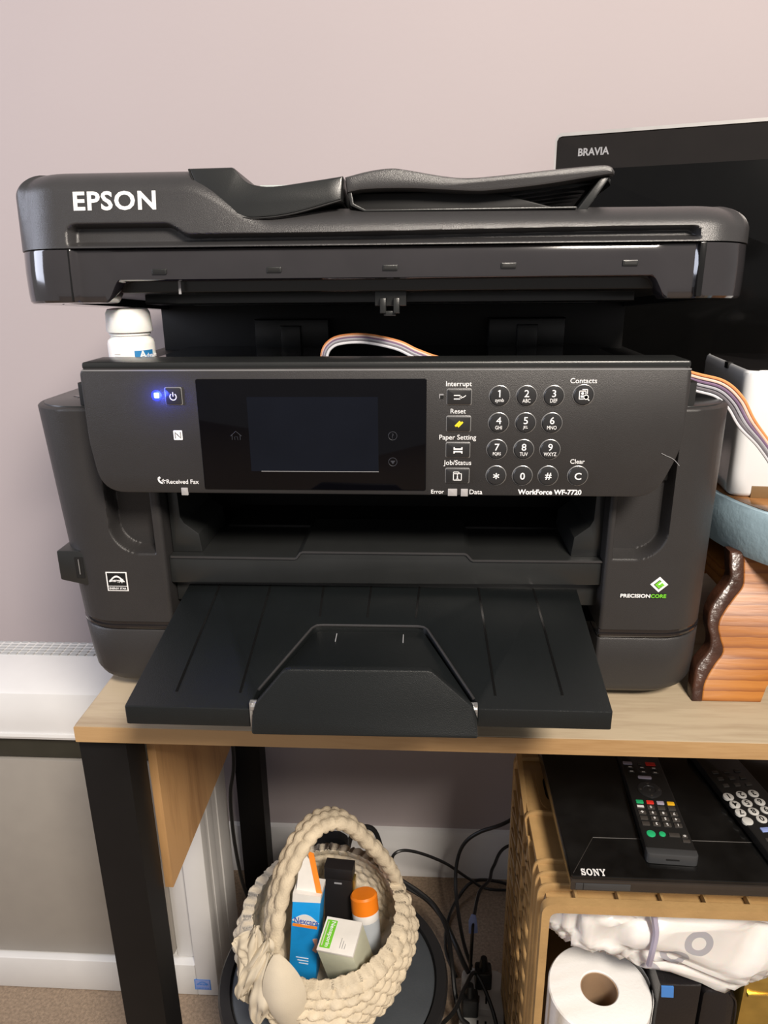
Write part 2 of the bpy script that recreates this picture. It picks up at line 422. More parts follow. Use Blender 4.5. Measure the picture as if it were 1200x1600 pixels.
# --- usb port, energy label, technology badge
b = B().prism(rpoly([(-.3385, .8480), (-.314, .8425), (-.3085, .848), (-.3095, .870), (-.317, .8770), (-.3385, .8770)], .002), .6045, .64, 'y', .001)
usb = put('usb_port', b, K['smooth'], tl)
put('usb_slot', B().prism(rrect(-.3225, -.3145, .850, .871, .0008), .6040, .606, 'y').prism(rrect(-.3190, -.3182, .854, .869, .0002), .6036, .605, 'y', m=1), [K['dark'], K['silver']], tl)
def estar(x0, x1, z0, z1, y, parent, m1, m2):
    b = B().prism(rrect(x0, x1, z0, z1, .0003), y-.0003, y+.0005, 'y')
    wd, h = x1-x0, z1-z0; cx = (x0+x1)/2
    b.prism(rrect(x0+wd*.06, x1-wd*.06, z0+h*.28, z1-h*.05, .0002), y-.0005, y, 'y', m=1)
    arc = [(cx-wd*.38+wd*.76*k/10, z0+h*.50+h*.32*math.sin(math.pi*k/10)) for k in range(11)]
    arc2 = [(cx+wd*.33-wd*.66*k/10, z0+h*.47+h*.26*math.sin(math.pi*k/10)) for k in range(11)]
    b.prism(arc+arc2, y-.0006, y, 'y')
    b.text('energy', cx-wd*.08, z0+h*.52, w=wd*.55, at=y-.0005, m=0, bold=.02)
    st = [(cx+wd*.24+wd*.13*(1 if k % 2 else .42)*math.cos(math.pi*k/5+.3), z0+h*.55+wd*.13*(1 if k % 2 else .42)*math.sin(math.pi*k/5+.3)) for k in range(10)]
    b.prism(st, y-.0008, y, 'y')
    b.prism(rrect(x0+wd*.06, x1-wd*.06, z0+h*.05, z0+h*.24, .0001), y-.0005, y, 'y', m=1)
    b.text('ENERGY STAR', cx, z0+h*.145, w=wd*.8, at=y-.0005, m=0, bold=.02)
    return put('energy_label', b, [m1, m2], parent, label='small energy rating label')
estar(-.2925, -.2727, .8395, .8585, .6000, tl, K['white'], K['dark'])
b = B(); cx, cz = .2091, .8533
dia = lambda r, o=0: [(cx-r, cz), (cx, cz-r*.95), (cx+r, cz), (cx, cz+r*.95)]
b.prism(dia(.0078), .5995, .601, 'y', m=0); b.prism(dia(.0048), .5993, .601, 'y', m=1); b.prism(dia(.0040), .5991, .601, 'y', m=2)
b.prism([(cx-.0012, cz+.0002), (cx+.0022, cz+.0036), (cx+.0056, cz+.0002), (cx+.0022, cz-.0012)], .5989, .601, 'y', m=0)
b.prism([(cx, cz-.0002), (cx+.0022, cz+.002), (cx+.0044, cz-.0002), (cx+.0022, cz-.002)], .5987, .601, 'y', m=2)
b.prism(rrect(.1757, .2165, .8396, .8445, .0004), .5997, .6005, 'y', m=1)
b.text('PRECISION', .1893, .8421, w=.0262, h=.0036, at=.5996, m=0, bold=.03); b.text('CORE', .2096, .8421, w=.0135, h=.0036, at=.5996, m=2, bold=.03)
put('technology_badge', b, [K['white'], K['dark'], K['green']], tr, label='diamond badge with white and green lettering')
# --- output slot: stepped lip, recess, guides
lip = rpoly([(-.2345, .872), (-.2345, .845), (.1645, .848), (.1645, .872), (.044, .8716), (.038, .8775), (-.1105, .8775), (-.1165, .8716)], .0018, 3)
b = B().prism(lip, .608, .70, 'y', .0012); slot = put('output_slot', b, K['smooth'], pr)
put('slot_lip', B().tube([(x, .6072, z-.0004) for x, z in [(-.232, .8715), (-.1175, .8711), (-.1155, .8715), (-.1115, .8768), (-.1095, .8775), (.0372, .8775), (.039, .8768), (.0432, .872), (.045, .8711), (.163, .8715)]], .0011, 6, 1, smooth=False), K['plastic2'], slot)
put('slot_floor', B().box(-.2, .135, .69, .77, .866, .874, .001), K['dark'], slot)
put('lower_front', B().box(-.234, .1615, .618, .66, .8225, .8455, .002), K['smooth'], slot)
for sx in (-1, 1):
    g = [(-.2335, .945), (-.2245, .945), (-.2235, .9065), (-.2205, .9005), (-.2075, .890), (-.2055, .872), (-.2335, .872)]
    if sx > 0: g = [(-.072-x, z) for x, z in g]
    put('paper_guide', B().prism(rpoly(g, .001, 2), .618, .70, 'y', .0008), K['smooth'], slot)
put('rib_row', B().box(-.19, .125, .735, .745, .925, .945, .002).box(-.10, -.03, .72, .745, .930, .945, .002).box(.03, .09, .72, .745, .930, .945, .002), K['dark'], slot)
# --- control panel
PY = .57
pan = rpoly([(-.2765, 1.0475), (-.2765, .988), (-.271, .944), (.187, .943), (.2045, .985), (.2045, 1.0475)], [.006, .08, .024, .026, .08, .006], 8)
b = B().prism(pan, PY, .602, 'y', .0022)
panel = put('control_panel', b, K['plastic'], pr, smooth=40)
put('panel_cap', B().prism(rrect(-.2755, .2045, 1.0462, 1.0520, .0022), PY+.004, .612, 'y', .0015), K['smooth'], panel)
put('panel_edge', B().prism(rrect(-.274, .2035, 1.0455, 1.0466, .0004), PY-.0002, PY+.01, 'y'), K['silver'], panel)
b = B().prism(rrect(-.1822, .0017, .9480, 1.0392, .0015), PY-.0009, PY+.004, 'y', .0004)
scr = put('touch_screen', b, K['glass'], panel)
b = B().prism(rrect(-.1418, -.0368, .9640, 1.0250, .0003), PY-.0011, PY, 'y').prism([(-.1335, .9637), (-.0368, .9637), (-.0368, .9641), (-.1335, .9641)], PY-.00125, PY, 'y', m=1)
put('display', b, [K['lcd'], K['grey']], panel)
b = B()
hx, hz = -.1525, .9937
b.tube([(hx-.0045, PY-.001, hz-.0005), (hx, PY-.001, hz+.0035), (hx+.0045, PY-.001, hz-.0005)], .00025, 5, 1, smooth=False)
b.tube([(hx-.0033, PY-.001, hz+.0005), (hx-.0033, PY-.001, hz-.0035), (hx-.0012, PY-.001, hz-.0035), (hx-.0012, PY-.001, hz-.001), (hx+.0012, PY-.001, hz-.001), (hx+.0012, PY-.001, hz-.0035), (hx+.0033, PY-.001, hz-.0035), (hx+.0033, PY-.001, hz+.0005)], .00025, 5, 1, smooth=False)
for qz in (.9937, .9722):
    b.tube([(-.0252+.0034*math.cos(k*math.pi/10), PY-.001, qz+.0034*math.sin(k*math.pi/10)) for k in range(21)], .00025, 5, 1, smooth=False)
b.text('?', -.0252, .9937, h=.004, at=PY-.001)
b.prism([(-.0272, .9732), (-.0232, .9732), (-.0252, .9703)], PY-.0012, PY-.0008, 'y')
put('screen_icons', b, K['faint'], panel, kind='stuff')
def sq_button(cx, cz, wd, h, name, icon, mats):
    b = B()
    b.prism(rrect(cx-wd/2-.0006, cx+wd/2+.0006, cz-h/2-.0006, cz+h/2+.0006, .0014), PY-.0004, PY+.001, 'y', .0002, m=1)
    b.prism(rrect(cx-wd/2, cx+wd/2, cz-h/2, cz+h/2, .0012), PY-.0016, PY+.001, 'y', .0007, m=0)
    icon(b, cx, cz, PY-.0016); return put(name, b, mats, panel)
def bar(b, x0, z0, x1, z1, t, y, m=2): # a thick stroke
    a = Vector((x0, z0)); c = Vector((x1, z1)); d = (c-a).normalized(); n = Vector((-d.y, d.x))*t/2
    b.prism([tuple(a+n), tuple(a-n), tuple(c-n), tuple(c+n)], y-.0002, y+.0003, 'y', m=m)
def ring2(b, cx, cz, r, t, y, a0=0, a1=360, m=2, n=20):
    o = [(cx+(r+t/2)*math.cos(R(a0+(a1-a0)*k/n)), cz+(r+t/2)*math.sin(R(a0+(a1-a0)*k/n))) for k in range(n+1)]
    i = [(cx+(r-t/2)*math.cos(R(a1-(a1-a0)*k/n)), cz+(r-t/2)*math.sin(R(a1-(a1-a0)*k/n))) for k in range(n+1)]
    b.prism(o+i, y-.0002, y+.0003, 'y', m=m)
def ic_power(b, cx, cz, y): ring2(b, cx, cz-.0003, .0026, .0007, y, 125, 415); bar(b, cx, cz+.0034, cx, cz, .0007, y)
def ic_interrupt(b, cx, cz, y):
    bar(b, cx-.0042, cz+.0014, cx+.0008, cz+.0014, .0007, y); bar(b, cx-.0042, cz-.0014, cx+.0008, cz-.0014, .0007, y)
    bar(b, cx+.0008, cz, cx+.003, cz-.0002, .0006, y); bar(b, cx+.003, cz-.0002, cx+.0052, cz+.0014, .0006, y)
    b.prism([(cx+.0001, cz), (cx+.0019, cz+.0011), (cx+.0019, cz-.0012)], y-.0002, y+.0003, 'y', m=2)
def ic_reset(b, cx, cz, y): bar(b, cx-.0026, cz-.0018, cx+.0012, cz+.0022, .0016, y); bar(b, cx-.0006, cz-.0022, cx+.0032, cz+.0018, .0016, y)
def ic_paper(b, cx, cz, y):
    for s in (1, -1):
        b.prism([(cx-.0036, cz+s*.0026), (cx-.0036, cz+s*.0005), (cx+.0036, cz+s*.0005), (cx+.0036, cz+s*.0026), (cx+.0028, cz+s*.0026), (cx+.0022, cz+s*.0016), (cx-.0022, cz+s*.0016), (cx-.0028, cz+s*.0026)], y-.0002, y+.0003, 'y', m=2)
def ic_job(b, cx, cz, y):
    for a in ((-.0032, .0022, -.0032, -.0036), (.0032, .0022, .0032, -.0036), (-.0032, -.0034, .0032, -.0034), (-.0032, .002, .0032, .002), (-.0032, .0034, .0008, .0034), (.0008, .0034, .0018, .002), (-.0032, .0034, -.0032, .002)):
        bar(b, cx+a[0], cz+a[1], cx+a[2], cz+a[3], .0006, y)
    bar(b, cx, cz+.0003, cx, cz-.0026, .0008, y); bar(b, cx, cz+.0014, cx, cz+.0007, .0008, y); bar(b, cx-.0011, cz-.0025, cx+.0011, cz-.0025, .0005, y)
ms = [K['keyblk'], K['silver'], K['white']]
sq_button(-.2010, 1.0256, .0128, .0132, 'power_button', ic_power, ms)
for cz, ic, mm in ((1.0249, ic_interrupt, ms), (1.0035, ic_reset, [K['keyblk'], K['silver'], K['yellow']]), (.9822, ic_paper, ms), (.9608, ic_job, ms)):
    sq_button(.0272, cz, .0186, .0118, 'function_button', ic, mm)
def key(cx, cz, t1, t2, name='number_key', icon=None):
    b = B(); y = PY
    b.lathe([(.0084, y+.001), (.0084, y-.0004), (.0080, y-.0006), (.0078, y-.0002)], (cx, 0, cz), 28, 'y', m=1)
    b.lathe([(.0076, y+.001), (.0076, y-.0012), (.0071, y-.0018), (.006, y-.0020)], (cx, 0, cz), 28, 'y', m=0)
    if t1 == '1': b.one(cx, cz+.0022, .0056, y-.0021, 2); b.text(t2, cx, cz-.0034, h=.0036, at=y-.0021, m=2, bold=.004, sx=.85)
    elif t1 and t2: b.text(t1, cx, cz+.0022, h=.0056, at=y-.0021, m=2, bold=.005, sx=1.05); b.text(t2, cx, cz-.0034, h=.0029, at=y-.0021, m=2, bold=.004, sx=.8)
    elif t1: b.text(t1, cx, cz, h=.0058 if t1 != '*' else .0052, at=y-.0021, m=2, bold=.012, sx=1.05)
    if t1 == '5': b.lathe([(.0005, y-.0019), (.0004, y-.0025), (.0001, y-.0026)], (cx, 0, cz-.0063), 8, 'y', m=0)
    if icon: icon(b, cx, cz, y-.0021)
    put(name, b, ms, panel)
KX = [[.0586, .0795, .1005], [.0587, .0798, .1004], [.0582, .0795, .1003], [.0584, .0795, .1001]]
KZ = [1.0256, 1.0043, .9828, .9611]
KT = [[('1', 'symb'), ('2', 'ABC'), ('3', 'DEF')], [('4', 'GHI'), ('5', 'JKL'), ('6', 'MNO')], [('7', 'PQRS'), ('8', 'TUV'), ('9', 'WXYZ')], [('*', ''), ('0', ''), ('#', '')]]
for i in range(4):
    for j in range(3): key(KX[i][j], KZ[i], *KT[i][j])
def ic_contacts(b, cx, cz, y):
    for a in ((-.0034, .0034, .0014, .0034), (-.0034, .0034, -.0034, -.0028), (-.0034, -.0028, .0002, -.0028), (.0014, .0034, .0014, .001), (-.0014, .0046, .0026, .0046), (.0026, .0046, .0026, .0012)):
        bar(b, cx+a[0], cz+a[1], cx+a[2], cz+a[3], .0006, y)
    ring2(b, cx-.001, cz+.0016, .0006, .0010, y); bar(b, cx-.0024, cz-.0008, cx+.0004, cz-.0008, .0016, y)
    ring2(b, cx+.0019, cz-.0014, .0017, .0006, y); bar(b, cx+.0031, cz-.0027, cx+.0044, cz-.0040, .0007, y)
key(.1233, 1.0263, '', '', 'contacts_key', ic_contacts); key(.1237, .9612, 'C', '', 'clear_key')
b = B(); ty = PY-.0001
for s, x, z, wd in (('Interrupt', .0268, 1.0346, .0200), ('Reset', .0267, 1.0136, .0120), ('Paper Setting', .0268, .9920, .0293), ('Job/Status', .0270, .9711, .0222), ('Contacts', .1228, 1.0374, .0203), ('Clear', .1228, .9730, .0114), ('Error', .0113, .9470, .0104), ('Data', .0427, .9470, .0104), ('Received Fax', -.2008, .9542, .0272)):
    b.text(s, x, z, w=wd, at=ty, bold=.003)
b.text('WorkForce WF-7720', .1023, .9472, w=.0512, at=ty, bold=.03)
ring2(b, -.2178, .9562, .0032, .0014, ty, 160, 290, 0, 10); bar(b, -.2208, .9570, -.2196, .9580, .0018, ty, 0); bar(b, -.2178, .9530, -.2164, .9536, .0018, ty, 0)
bar(b, -.2178, .9552, -.2150, .9552, .0006, ty, 0); b.prism([(-.2186, .9552), (-.2168, .9566), (-.2168, .9538)], ty-.0002, ty+.0003, 'y')
put('panel_lettering', b, K['white'], panel, kind='stuff')
b = B().prism(rrect(-.2044, -.1970, .9897, .9977, .0008), ty-.0001, ty+.0003, 'y')
nx, nz = -.2007, .9937
b.tube([(nx-.0022, ty-.0002, nz-.0026), (nx-.0022, ty-.0002, nz+.0024), (nx+.0008, ty-.0002, nz-.001)], .0003, 5, 1, 1, False); b.tube([(nx+.0022, ty-.0002, nz+.0026), (nx+.0022, ty-.0002, nz-.0024), (nx-.0008, ty-.0002, nz+.001)], .0003, 5, 1, 1, False)
put('contactless_logo', b, [K['white'], K['dark']], panel)
put('power_light', B().prism(rrect(-.2170, -.2128, 1.0240, 1.0283, .0008), PY-.0004, PY+.001, 'y', .0002), K['led'], panel, label='lit blue power light')
pl_ = bpy.data.lights.new('power_light_glow', 'POINT'); pl_.energy = .03; pl_.color = (.06, .10, 1); pl_.shadow_soft_size = .003
po = bpy.data.objects.new('power_light_glow', pl_); C.objects.link(po); po.location = (-.2149, .560, 1.0261)
put('light_halo', B().prism(circ(-.2149, 1.0261, .0043, 20), PY-.0002, PY+.001, 'y'), K['ledhalo'], panel)  # glow around the power light, put in as a blue emissive disc
for x0, x1, z0, z1 in ((.0198, .0273, .9435, .9495), (.0304, .0361, .9432, .9495), (-.2026, -.1970, .9425, .9490)):
    put('indicator_light', B().prism(rrect(x0, x1, z0, z1, .0004), PY-.0004, PY+.001, 'y', .0001), K['ledoff'], panel)
put('interrupt_light', B().prism(rrect(.0115, .0150, 1.0237, 1.0272, .0003), PY-.0003, PY+.001, 'y').prism(rrect(.0122, .0150, 1.0237, 1.0262, .0002), PY-.0005, PY, 'y', m=1), [K['grey'], K['dark']], panel)
b = B().tube([(.1880, PY-.0004, .9800), (.1925, PY-.0004, .9778), (.1962, PY-.0004, .9762), (.1995, PY-.0004, .9738), (.2030, PY-.0004, .9700)], .00022, 5, 4); put('hair_strand', b, K['grey'], panel)
# --- output tray with stopper
ZT = lambda y: .825+(y-.437)*.079
def slope(bb):
    bb.v = [(x, y, z+ZT(y)) for x, y, z in bb.v]; return bb
outl = rpoly([(-.2135, .437), (-.1225, .437), (-.1215, .4585), (-.0915, .5490), (.0020, .5500), (.0380, .4530), (.0395, .443), (.1335, .443), (.1455, .700), (-.2245, .690)], [.002, .001, .004, .008, .008, .004, .001, .002, .003, .003], 3)
b = B().prism(outl, 0, -.0145, 'z', .0010); tray = put('output_tray', slope(b), K['tray'], pr, smooth=30)
def groove(xa, ya, xb, yb):
    d = Vector((xb-xa, yb-ya)).normalized(); n = Vector((-d.y, d.x))*.0009
    a, c = Vector((xa, ya)), Vector((xb, yb))
    put('groove', slope(B().prism([tuple(a+n), tuple(a-n), tuple(c-n), tuple(c+n)], .0003, -.001, 'z')), K['groove'], tray)
for g in ((-.1965, .690, -.1810, .455), (-.1480, .692, -.1335, .455), (-.0985, .697, -.0893, .563), (-.0485, .697, -.0480, .563), (.0010, .697, -.0060, .563), (.0507, .690, .0530, .458), (.1020, .692, .1015, .460)): groove(*g)
ext = rpoly([(-.1200, .437), (-.1200, .4590), (-.0905, .5460), (.0010, .5470), (.0365, .4530), (.0365, .437)], [.001, .003, .008, .008, .003, .001], 3)
ex = put('tray_extension', slope(B().prism(ext, -.0035, -.0125, 'z', .001)), K['tray'], tray)
rim = [(-.1205, .459), (-.0935, .5435), (-.0900, .5478), (-.085, .5488), (-.004, .5493), (.001, .5480), (.004, .5445), (.0370, .454)]
put('extension_rim', B().tube([(x, y, ZT(y)+.0004) for x, y in rim], .0011, 6, 1, smooth=False), K['plastic2'], tray)
fl = rpoly([(-.1190, .8125), (.0390, .8135), (.0385, .8240), (.0350, .8345), (.0070, .8600), (.0035, .8610), (-.0915, .8600), (-.0960, .8580), (-.1165, .8330), (-.1190, .8240)], [.002, .002, .002, .005, .004, .003, .004, .004, .005, .002], 3)
b = B().prism(fl, .4285, .4335, 'y', .0012)
b.v = [(x, y+(z-.8125)*.10-.004*ss(.822, .8125, z), z) for x, y, z in b.v]
put('paper_stopper', b, K['tray'], tray, smooth=30)
put('stopper_hinge', B().tube([(-.1205, .437, .828), (-.1165, .437, .828)], .004, 10, 1).tube([(.0345, .440, .828), (.0385, .440, .828)], .004, 10, 1).box(-.1215, -.1195, .434, .438, .812, .832).box(.0365, .0388, .437, .441, .812, .832), K['silver'], tray)
for x in (-.072, -.016): put('paper_mark', slope(B().prism(rrect(x-.0003, x+.0003, .530, .542), -.003, -.0036, 'z')), K['grey'], tray)

# --- scanner lid, hinged at the back and tilted open
PIV = Vector((0, .59, 1.098)); TILT = Matrix.Rotation(R(-4.0), 4, 'X')
def tilt(bb):
    bb.v = [tuple(TILT @ (Vector(v)-PIV)+PIV) for v in bb.v]; return bb
def lid_ring(ins, n=300):
    x0, x1, y0, y1, r = -.3365+ins, .2555-ins, .588+ins, .960-ins, max(.046-ins*.6, .004); p = []
    for k in range(13): a = math.pi+math.pi/2*k/12; p.append((x0+r+r*math.cos(a), y0+r+r*math.sin(a)))
    for k in range(1, n): p.append((x0+r+(x1-x0-2*r)*k/n, y0))
    for k in range(13): a = -math.pi/2+math.pi/2*k/12; p.append((x1-r+r*math.cos(a), y0+r+r*math.sin(a)))
    for k in range(7): a = math.pi/2*k/6; p.append((x1-.03+.03*math.cos(a), y1-.03+.03*math.sin(a)))
    for k in range(1, 40): p.append((x1-.03-(x1-x0-.06)*k/40, y1))
    for k in range(7): a = math.pi/2+math.pi/2*k/6; p.append((x0+.03+.03*math.cos(a), y1-.03+.03*math.sin(a)))
    return p
Htop = lambda x: 1.1975-.029*ss(-.190, -.118, x)-.002*ss(-.1, .2, x)
rec_top = lambda x: 1.1570-.0085*ss(-.2030, -.1830, x)+.0018*ss(-.1, .19, x)
Z0 = 1.1385
base = lid_ring(0); rings = []
NZ = 72
for k in range(NZ+1):
    u = k/NZ; out = []
    for (x, y), (xi, yi) in zip(lid_ring(0), lid_ring(.022)):
        H = Htop(x)
        z = Z0+(H-Z0)*u
        dd = max(0, 1-(H-z)/.018); e = 1-math.sqrt(max(0, 1-dd*dd))
        px, py = x+(xi-x)*e, y+(yi-y)*e
        px += 0; lean = .006*u
        if y < .6: py += lean
        # long recess along the front
        if y < .5885:
            sdx = min(x+.281, .2065-x); sdz = rec_top(x)-z; rcn = .007
            sd = min(sdx, sdz) if not (sdx < rcn and sdz < rcn) else rcn-math.hypot(rcn-sdx, rcn-sdz)
            py += .0105*ss(0, .0028, sd)*ss(1.1392, 1.1440, z)
        out.append((px, py, z))
    rings.append(out)
for ins, dz in ((.06, .0005), (.12, .001)):
    rings.append([(x, y, Htop(x)+dz) for x, y in lid_ring(ins)])
lid = put('scanner_lid', tilt(B().loft(rings)), K['plastic2'], pr, smooth=60)
# glossy lower rim of the lid
def zbot(x, y):
    if y > .64: return 1.0985
    return 1.0975+.0165*ss(-.2560, -.2440, x)*(1-ss(.1735, .1860, x)) if -.30 < x < .21 else 1.0975
rings = []
def band(ins, u, extra=0):
    out = []
    for x, y in lid_ring(ins):
        zb = zbot(x, y); py = y
        if y < .60+ins and -.2805 < x < .206: py = y+.004*ss(-.2815, -.2755, x)*(1-ss(.2095, .2115, x))
        out.append((x, py, zb+(1.1378-zb)*u+extra))
    return out
rings = [band(.004, 1), band(.0008, 1, -.0003), band(.0006, .97), band(.0004, .6), band(.0008, .2), band(.0014, .04), band(.003, 0), band(.022, 0), band(.024, .4)]
gl = put('gloss_rim', tilt(B().loft(rings, True, True)), K['rimgloss'], lid, smooth=40)
for x, z in ((-.2107, 1.1207), (-.1188, 1.1213), (-.0275, 1.1220), (.0640, 1.1226), (.1562, 1.1236)):
    b = B().prism(rrect(x-.0058, x+.0058, z-.0020, z+.0020, .0006), .5912, .5960, 'y', .0003).prism(rrect(x-.0046, x+.0046, z-.0010, z+.0011, .0003), .5909, .594, 'y', m=1)
    put('rim_slot', tilt(b), [K['smooth'], K['dark']], lid)
put('lid_underside', tilt(B().prism(rrect(-.3, .225, .612, .945, .01), 1.1055, 1.13, 'z', .001).box(-.25, .18, .66, .70, 1.098, 1.107, .001).box(-.25, .18, .80, .83, 1.100, 1.107, .001)), K['smooth'], lid)
put('white_backing_edge', tilt(B().box(-.2005, -.1985, .605, .6055, 1.104, 1.116)), K['grey'], lid)
b = B().box(-.0415, -.0155, .618, .628, 1.094, 1.108, .001).box(-.037, -.032, .612, .622, 1.088, 1.100, .001).box(-.026, -.021, .612, .622, 1.088, 1.100, .001).box(-.034, -.024, .615, .62, 1.086, 1.090, .001)
put('rim_crease', tilt(B().prism(rpoly([(.2060, 1.0985), (.2100, 1.0985), (.2108, 1.1376), (.2060, 1.1376)], .0008, 2), .5874, .596, 'y', .0003)), K['groove'], lid)
put('rim_crease', tilt(B().prism(rpoly([(-.2822, 1.0985), (-.2810, 1.0985), (-.2810, 1.1376), (-.2822, 1.1376)], .0002, 2), .5884, .596, 'y')), K['groove'], lid)
put('lid_latch', tilt(b), K['smooth'], lid)
for x in (-.16, .12):
    put('hinge', B().box(x-.045, x+.045, .885, .910, 1.03, 1.065, .003).box(x-.012, x+.012, .877, .887, 1.03, 1.058, .002), K['smooth'], pr)
# maker's name on the lid front
b = B().text('EPSON', -.2415, 1.1733, w=.0655, h=.0142, bold=.026, space=1.09, fn=lambda p, q, d: (p, .588+.006*(q-Z0)/(Htop(p)-Z0)-.0002-d, q))
put('lid_lettering', tilt(b), K['white'], lid)
# feeder cover (curved piece at the left) and raised document tray
cov = crom([(-.1835, 1.1968, 0), (-.1790, 1.1868, 0), (-.1690, 1.1755, 0), (-.1560, 1.1655, 0), (-.1420, 1.1605, 0), (-.1250, 1.1600, 0), (-.1000, 1.1632, 0), (-.0650, 1.1722, 0)], 4)
covt = crom([(-.0638, 1.1893, 0), (-.0900, 1.1858, 0), (-.1180, 1.1826, 0), (-.1330, 1.1842, 0), (-.1410, 1.1886, 0), (-.1470, 1.1955, 0), (-.1500, 1.1972, 0)], 4)
poly = [(p.x, p.y) for p in cov]+[(p.x, p.y) for p in covt]
b = B().prism(poly, .5915, .80, 'y', .0018)
b.v = [(x, y+.18*max(0, z-1.16) if y < .7 else y, z) for x, y, z in b.v]
put('feeder_cover', tilt(b), K['smooth'], lid, smooth=30)
put('feeder_cover_seam', tilt(B().tube([(p.x, .5922+.18*max(0, p.y-1.16), p.y-.0006) for p in cov], .0008, 6, 1, smooth=False)), K['dark'], lid)
put('paper_flap', tilt(B().prism(rpoly([(-.137, 1.184), (-.098, 1.184), (-.099, 1.1895), (-.136, 1.1895)], .0015, 3), .63, .64, 'y', .0005)), K['clear'], lid, label='pale translucent plastic flap')
up = crom([(-.0622, 1.1888, 0), (-.0440, 1.1928, 0), (-.0270, 1.1945, 0), (-.0140, 1.1930, 0), (.0120, 1.1885, 0), (.0320, 1.1868, 0), (.0600, 1.1885, 0), (.1000, 1.1920, 0), (.1300, 1.1940, 0), (.1385, 1.1930, 0), (.1415, 1.1895, 0)], 4)
lo = crom([(.1412, 1.1872, 0), (.1340, 1.1868, 0), (.0900, 1.1808, 0), (.0500, 1.1772, 0), (.0300, 1.1772, 0), (-.0100, 1.1795, 0), (-.0450, 1.1795, 0), (-.0610, 1.1772, 0)], 4)
b = B().prism([(p.x, p.y) for p in up]+[(p.x, p.y) for p in lo], .598, .612, 'y', .0022)
dt = put('document_tray', tilt(b), K['plastic2'], lid, smooth=40)
pl = [(p.x, p.y-.004) for p in up if p.x > -.06]; pl2 = [(x, z-.004) for x, z in reversed(pl)]
put('document_tray_plate', tilt(B().prism(pl+pl2, .610, .86, 'y', .001)), K['smooth'], lid)
b = B()
for k in range(8):
    y = .625+k*.022
    b.prism([(.045+k*.001, 1.178), (.1330, 1.1875), (.1330, 1.1855), (.045+k*.001, 1.1755)], y, y+.006, 'y')
put('tray_ribs', tilt(b), K['smooth'], lid, kind='stuff')
put('tray_arm', tilt(B().prism(rpoly([(.1130, 1.160), (.1210, 1.160), (.1400, 1.187), (.1330, 1.187)], .001, 2), .603, .66, 'y', .001)), K['smooth'], lid)
put('tray_support', tilt(B().prism(rpoly([(-.0600, 1.160), (-.0610, 1.179), (.03, 1.179), (.06, 1.177), (.115, 1.163)], .001, 2), .612, .84, 'y', .001)), K['dark'], lid)
put('feeder_slot_edge', tilt(B().prism(rpoly([(-.0605, 1.178), (-.0585, 1.1685), (-.0480, 1.1640), (.115, 1.1640), (.115, 1.1655), (-.0470, 1.1655), (-.0560, 1.170), (-.0575, 1.178)], .0006, 2), .600, .62, 'y', .0004)), K['smooth'], lid)

# ------------------------------------------------------------------ pill bottle propping the lid
pb = thing('pill_bottle', (-.259, .640, 1.0325), 'white pill bottle with a wide cap propping the scanner lid open', 'bottle')
pc = (-.259, .640, 0)
put('bottle_body', B().lathe([(.0175, 1.0328), (.0200, 1.0340), (.0200, 1.0610), (.0192, 1.0640), (.0165, 1.0665), (.0160, 1.0680), (.0175, 1.0686), (.0175, 1.0702), (.0150, 1.0706)], pc, 40), K['bottle'], pb)
put('cap', B().lathe([(.0150, 1.0706), (.0192, 1.0710), (.0196, 1.0722), (.0186, 1.0870), (.0168, 1.0902), (.012, 1.0908)], pc, 40), K['bottle'], pb)
def curved(b, x0, x1, z0, z1, r, m):
    n = 10; vs = []; 
    for rad in (r, r-.0004):
        for k in range(n+1):
            a = (x0+(x1-x0)*k/n)/r
            for z in (z0, z1): vs.append((pc[0]+rad*math.sin(a), pc[1]-rad*math.cos(a), z))
    fs = [(2*k, 2*k+1, 2*k+3, 2*k+2) for k in range(n)]; o = 2*(n+1); fs += [(o+i, o+j, o+l, o+q) for i, j, l, q in fs]
    b.add(vs, fs, m)
b = B(); curved(b, .0095, .028, 1.0475, 1.0560, .0202, 0)
fn = lambda p, q, d: (pc[0]+(.0203+d)*math.sin(p/.02), pc[1]-(.0203+d)*math.cos(p/.02), q)
b.text('A', .0165, 1.0525, h=.0065, fn=fn, m=1, bold=.03); b.text('dvance', .0275, 1.0515, h=.004, fn=fn, m=1)
for k, wd in enumerate((.006, .0085, .011, .0125)): curved(b, -.0085, -.0085+wd, 1.0530-k*.0022, 1.0534-k*.0022, .0203, 2)
put('bottle_label', b, [K['labelblue'], K['white'], K['grey']], pb)

# ------------------------------------------------------------------ television
tv = thing('television', (.43, .93, .73), 'dark flat television with a thin silver rim behind the printer', 'television', rot=(0, 0, R(-19)))
# local frame: x along the screen (left edge at -.275), y depth, z up from the desk
LX = -.282
scr_o = rrect(LX, .47, .20, .5485, .006)
b = B().prism(rrect(LX, .47, .20, .5485, .007), -.004, .030, 'y', .002); shell = put('rear_shell', b, K['blackmetal'], tv)
b = B().prism(rrect(LX+.0015, .4685, .2015, .545, .005), -.0085, -.003, 'y', .001); put('bezel', b, K['tvbezel'], tv)
b = B().prism(rrect(LX+.030, .44, .225, .506, .001), -.0092, -.008, 'y', .0002); put('screen', b, K['tvscreen'], tv)
rim_ = [(LX+.002, .20)]+[(LX, .205), (LX, .541), (LX+.002, .5465), (LX+.007, .5490), (.47, .5490), (.47, .5452), (LX+.0085, .5452), (LX+.0045, .544), (LX+.0024, .540), (LX+.0024, .205)]
put('silver_rim', B().prism(rim_, -.0098, .004, 'y'), K['tvrim'], tv)
b = B().text('BRAVIA', LX+.0475, .526, w=.0370, h=.0088, at=-.0086, bold=.028, thick=.0003); put('lettering', b, K['grey'], tv)
put('stand_neck', B().box(.05, .15, .030, .055, .02, .35, .003), K['blackmetal'], tv)
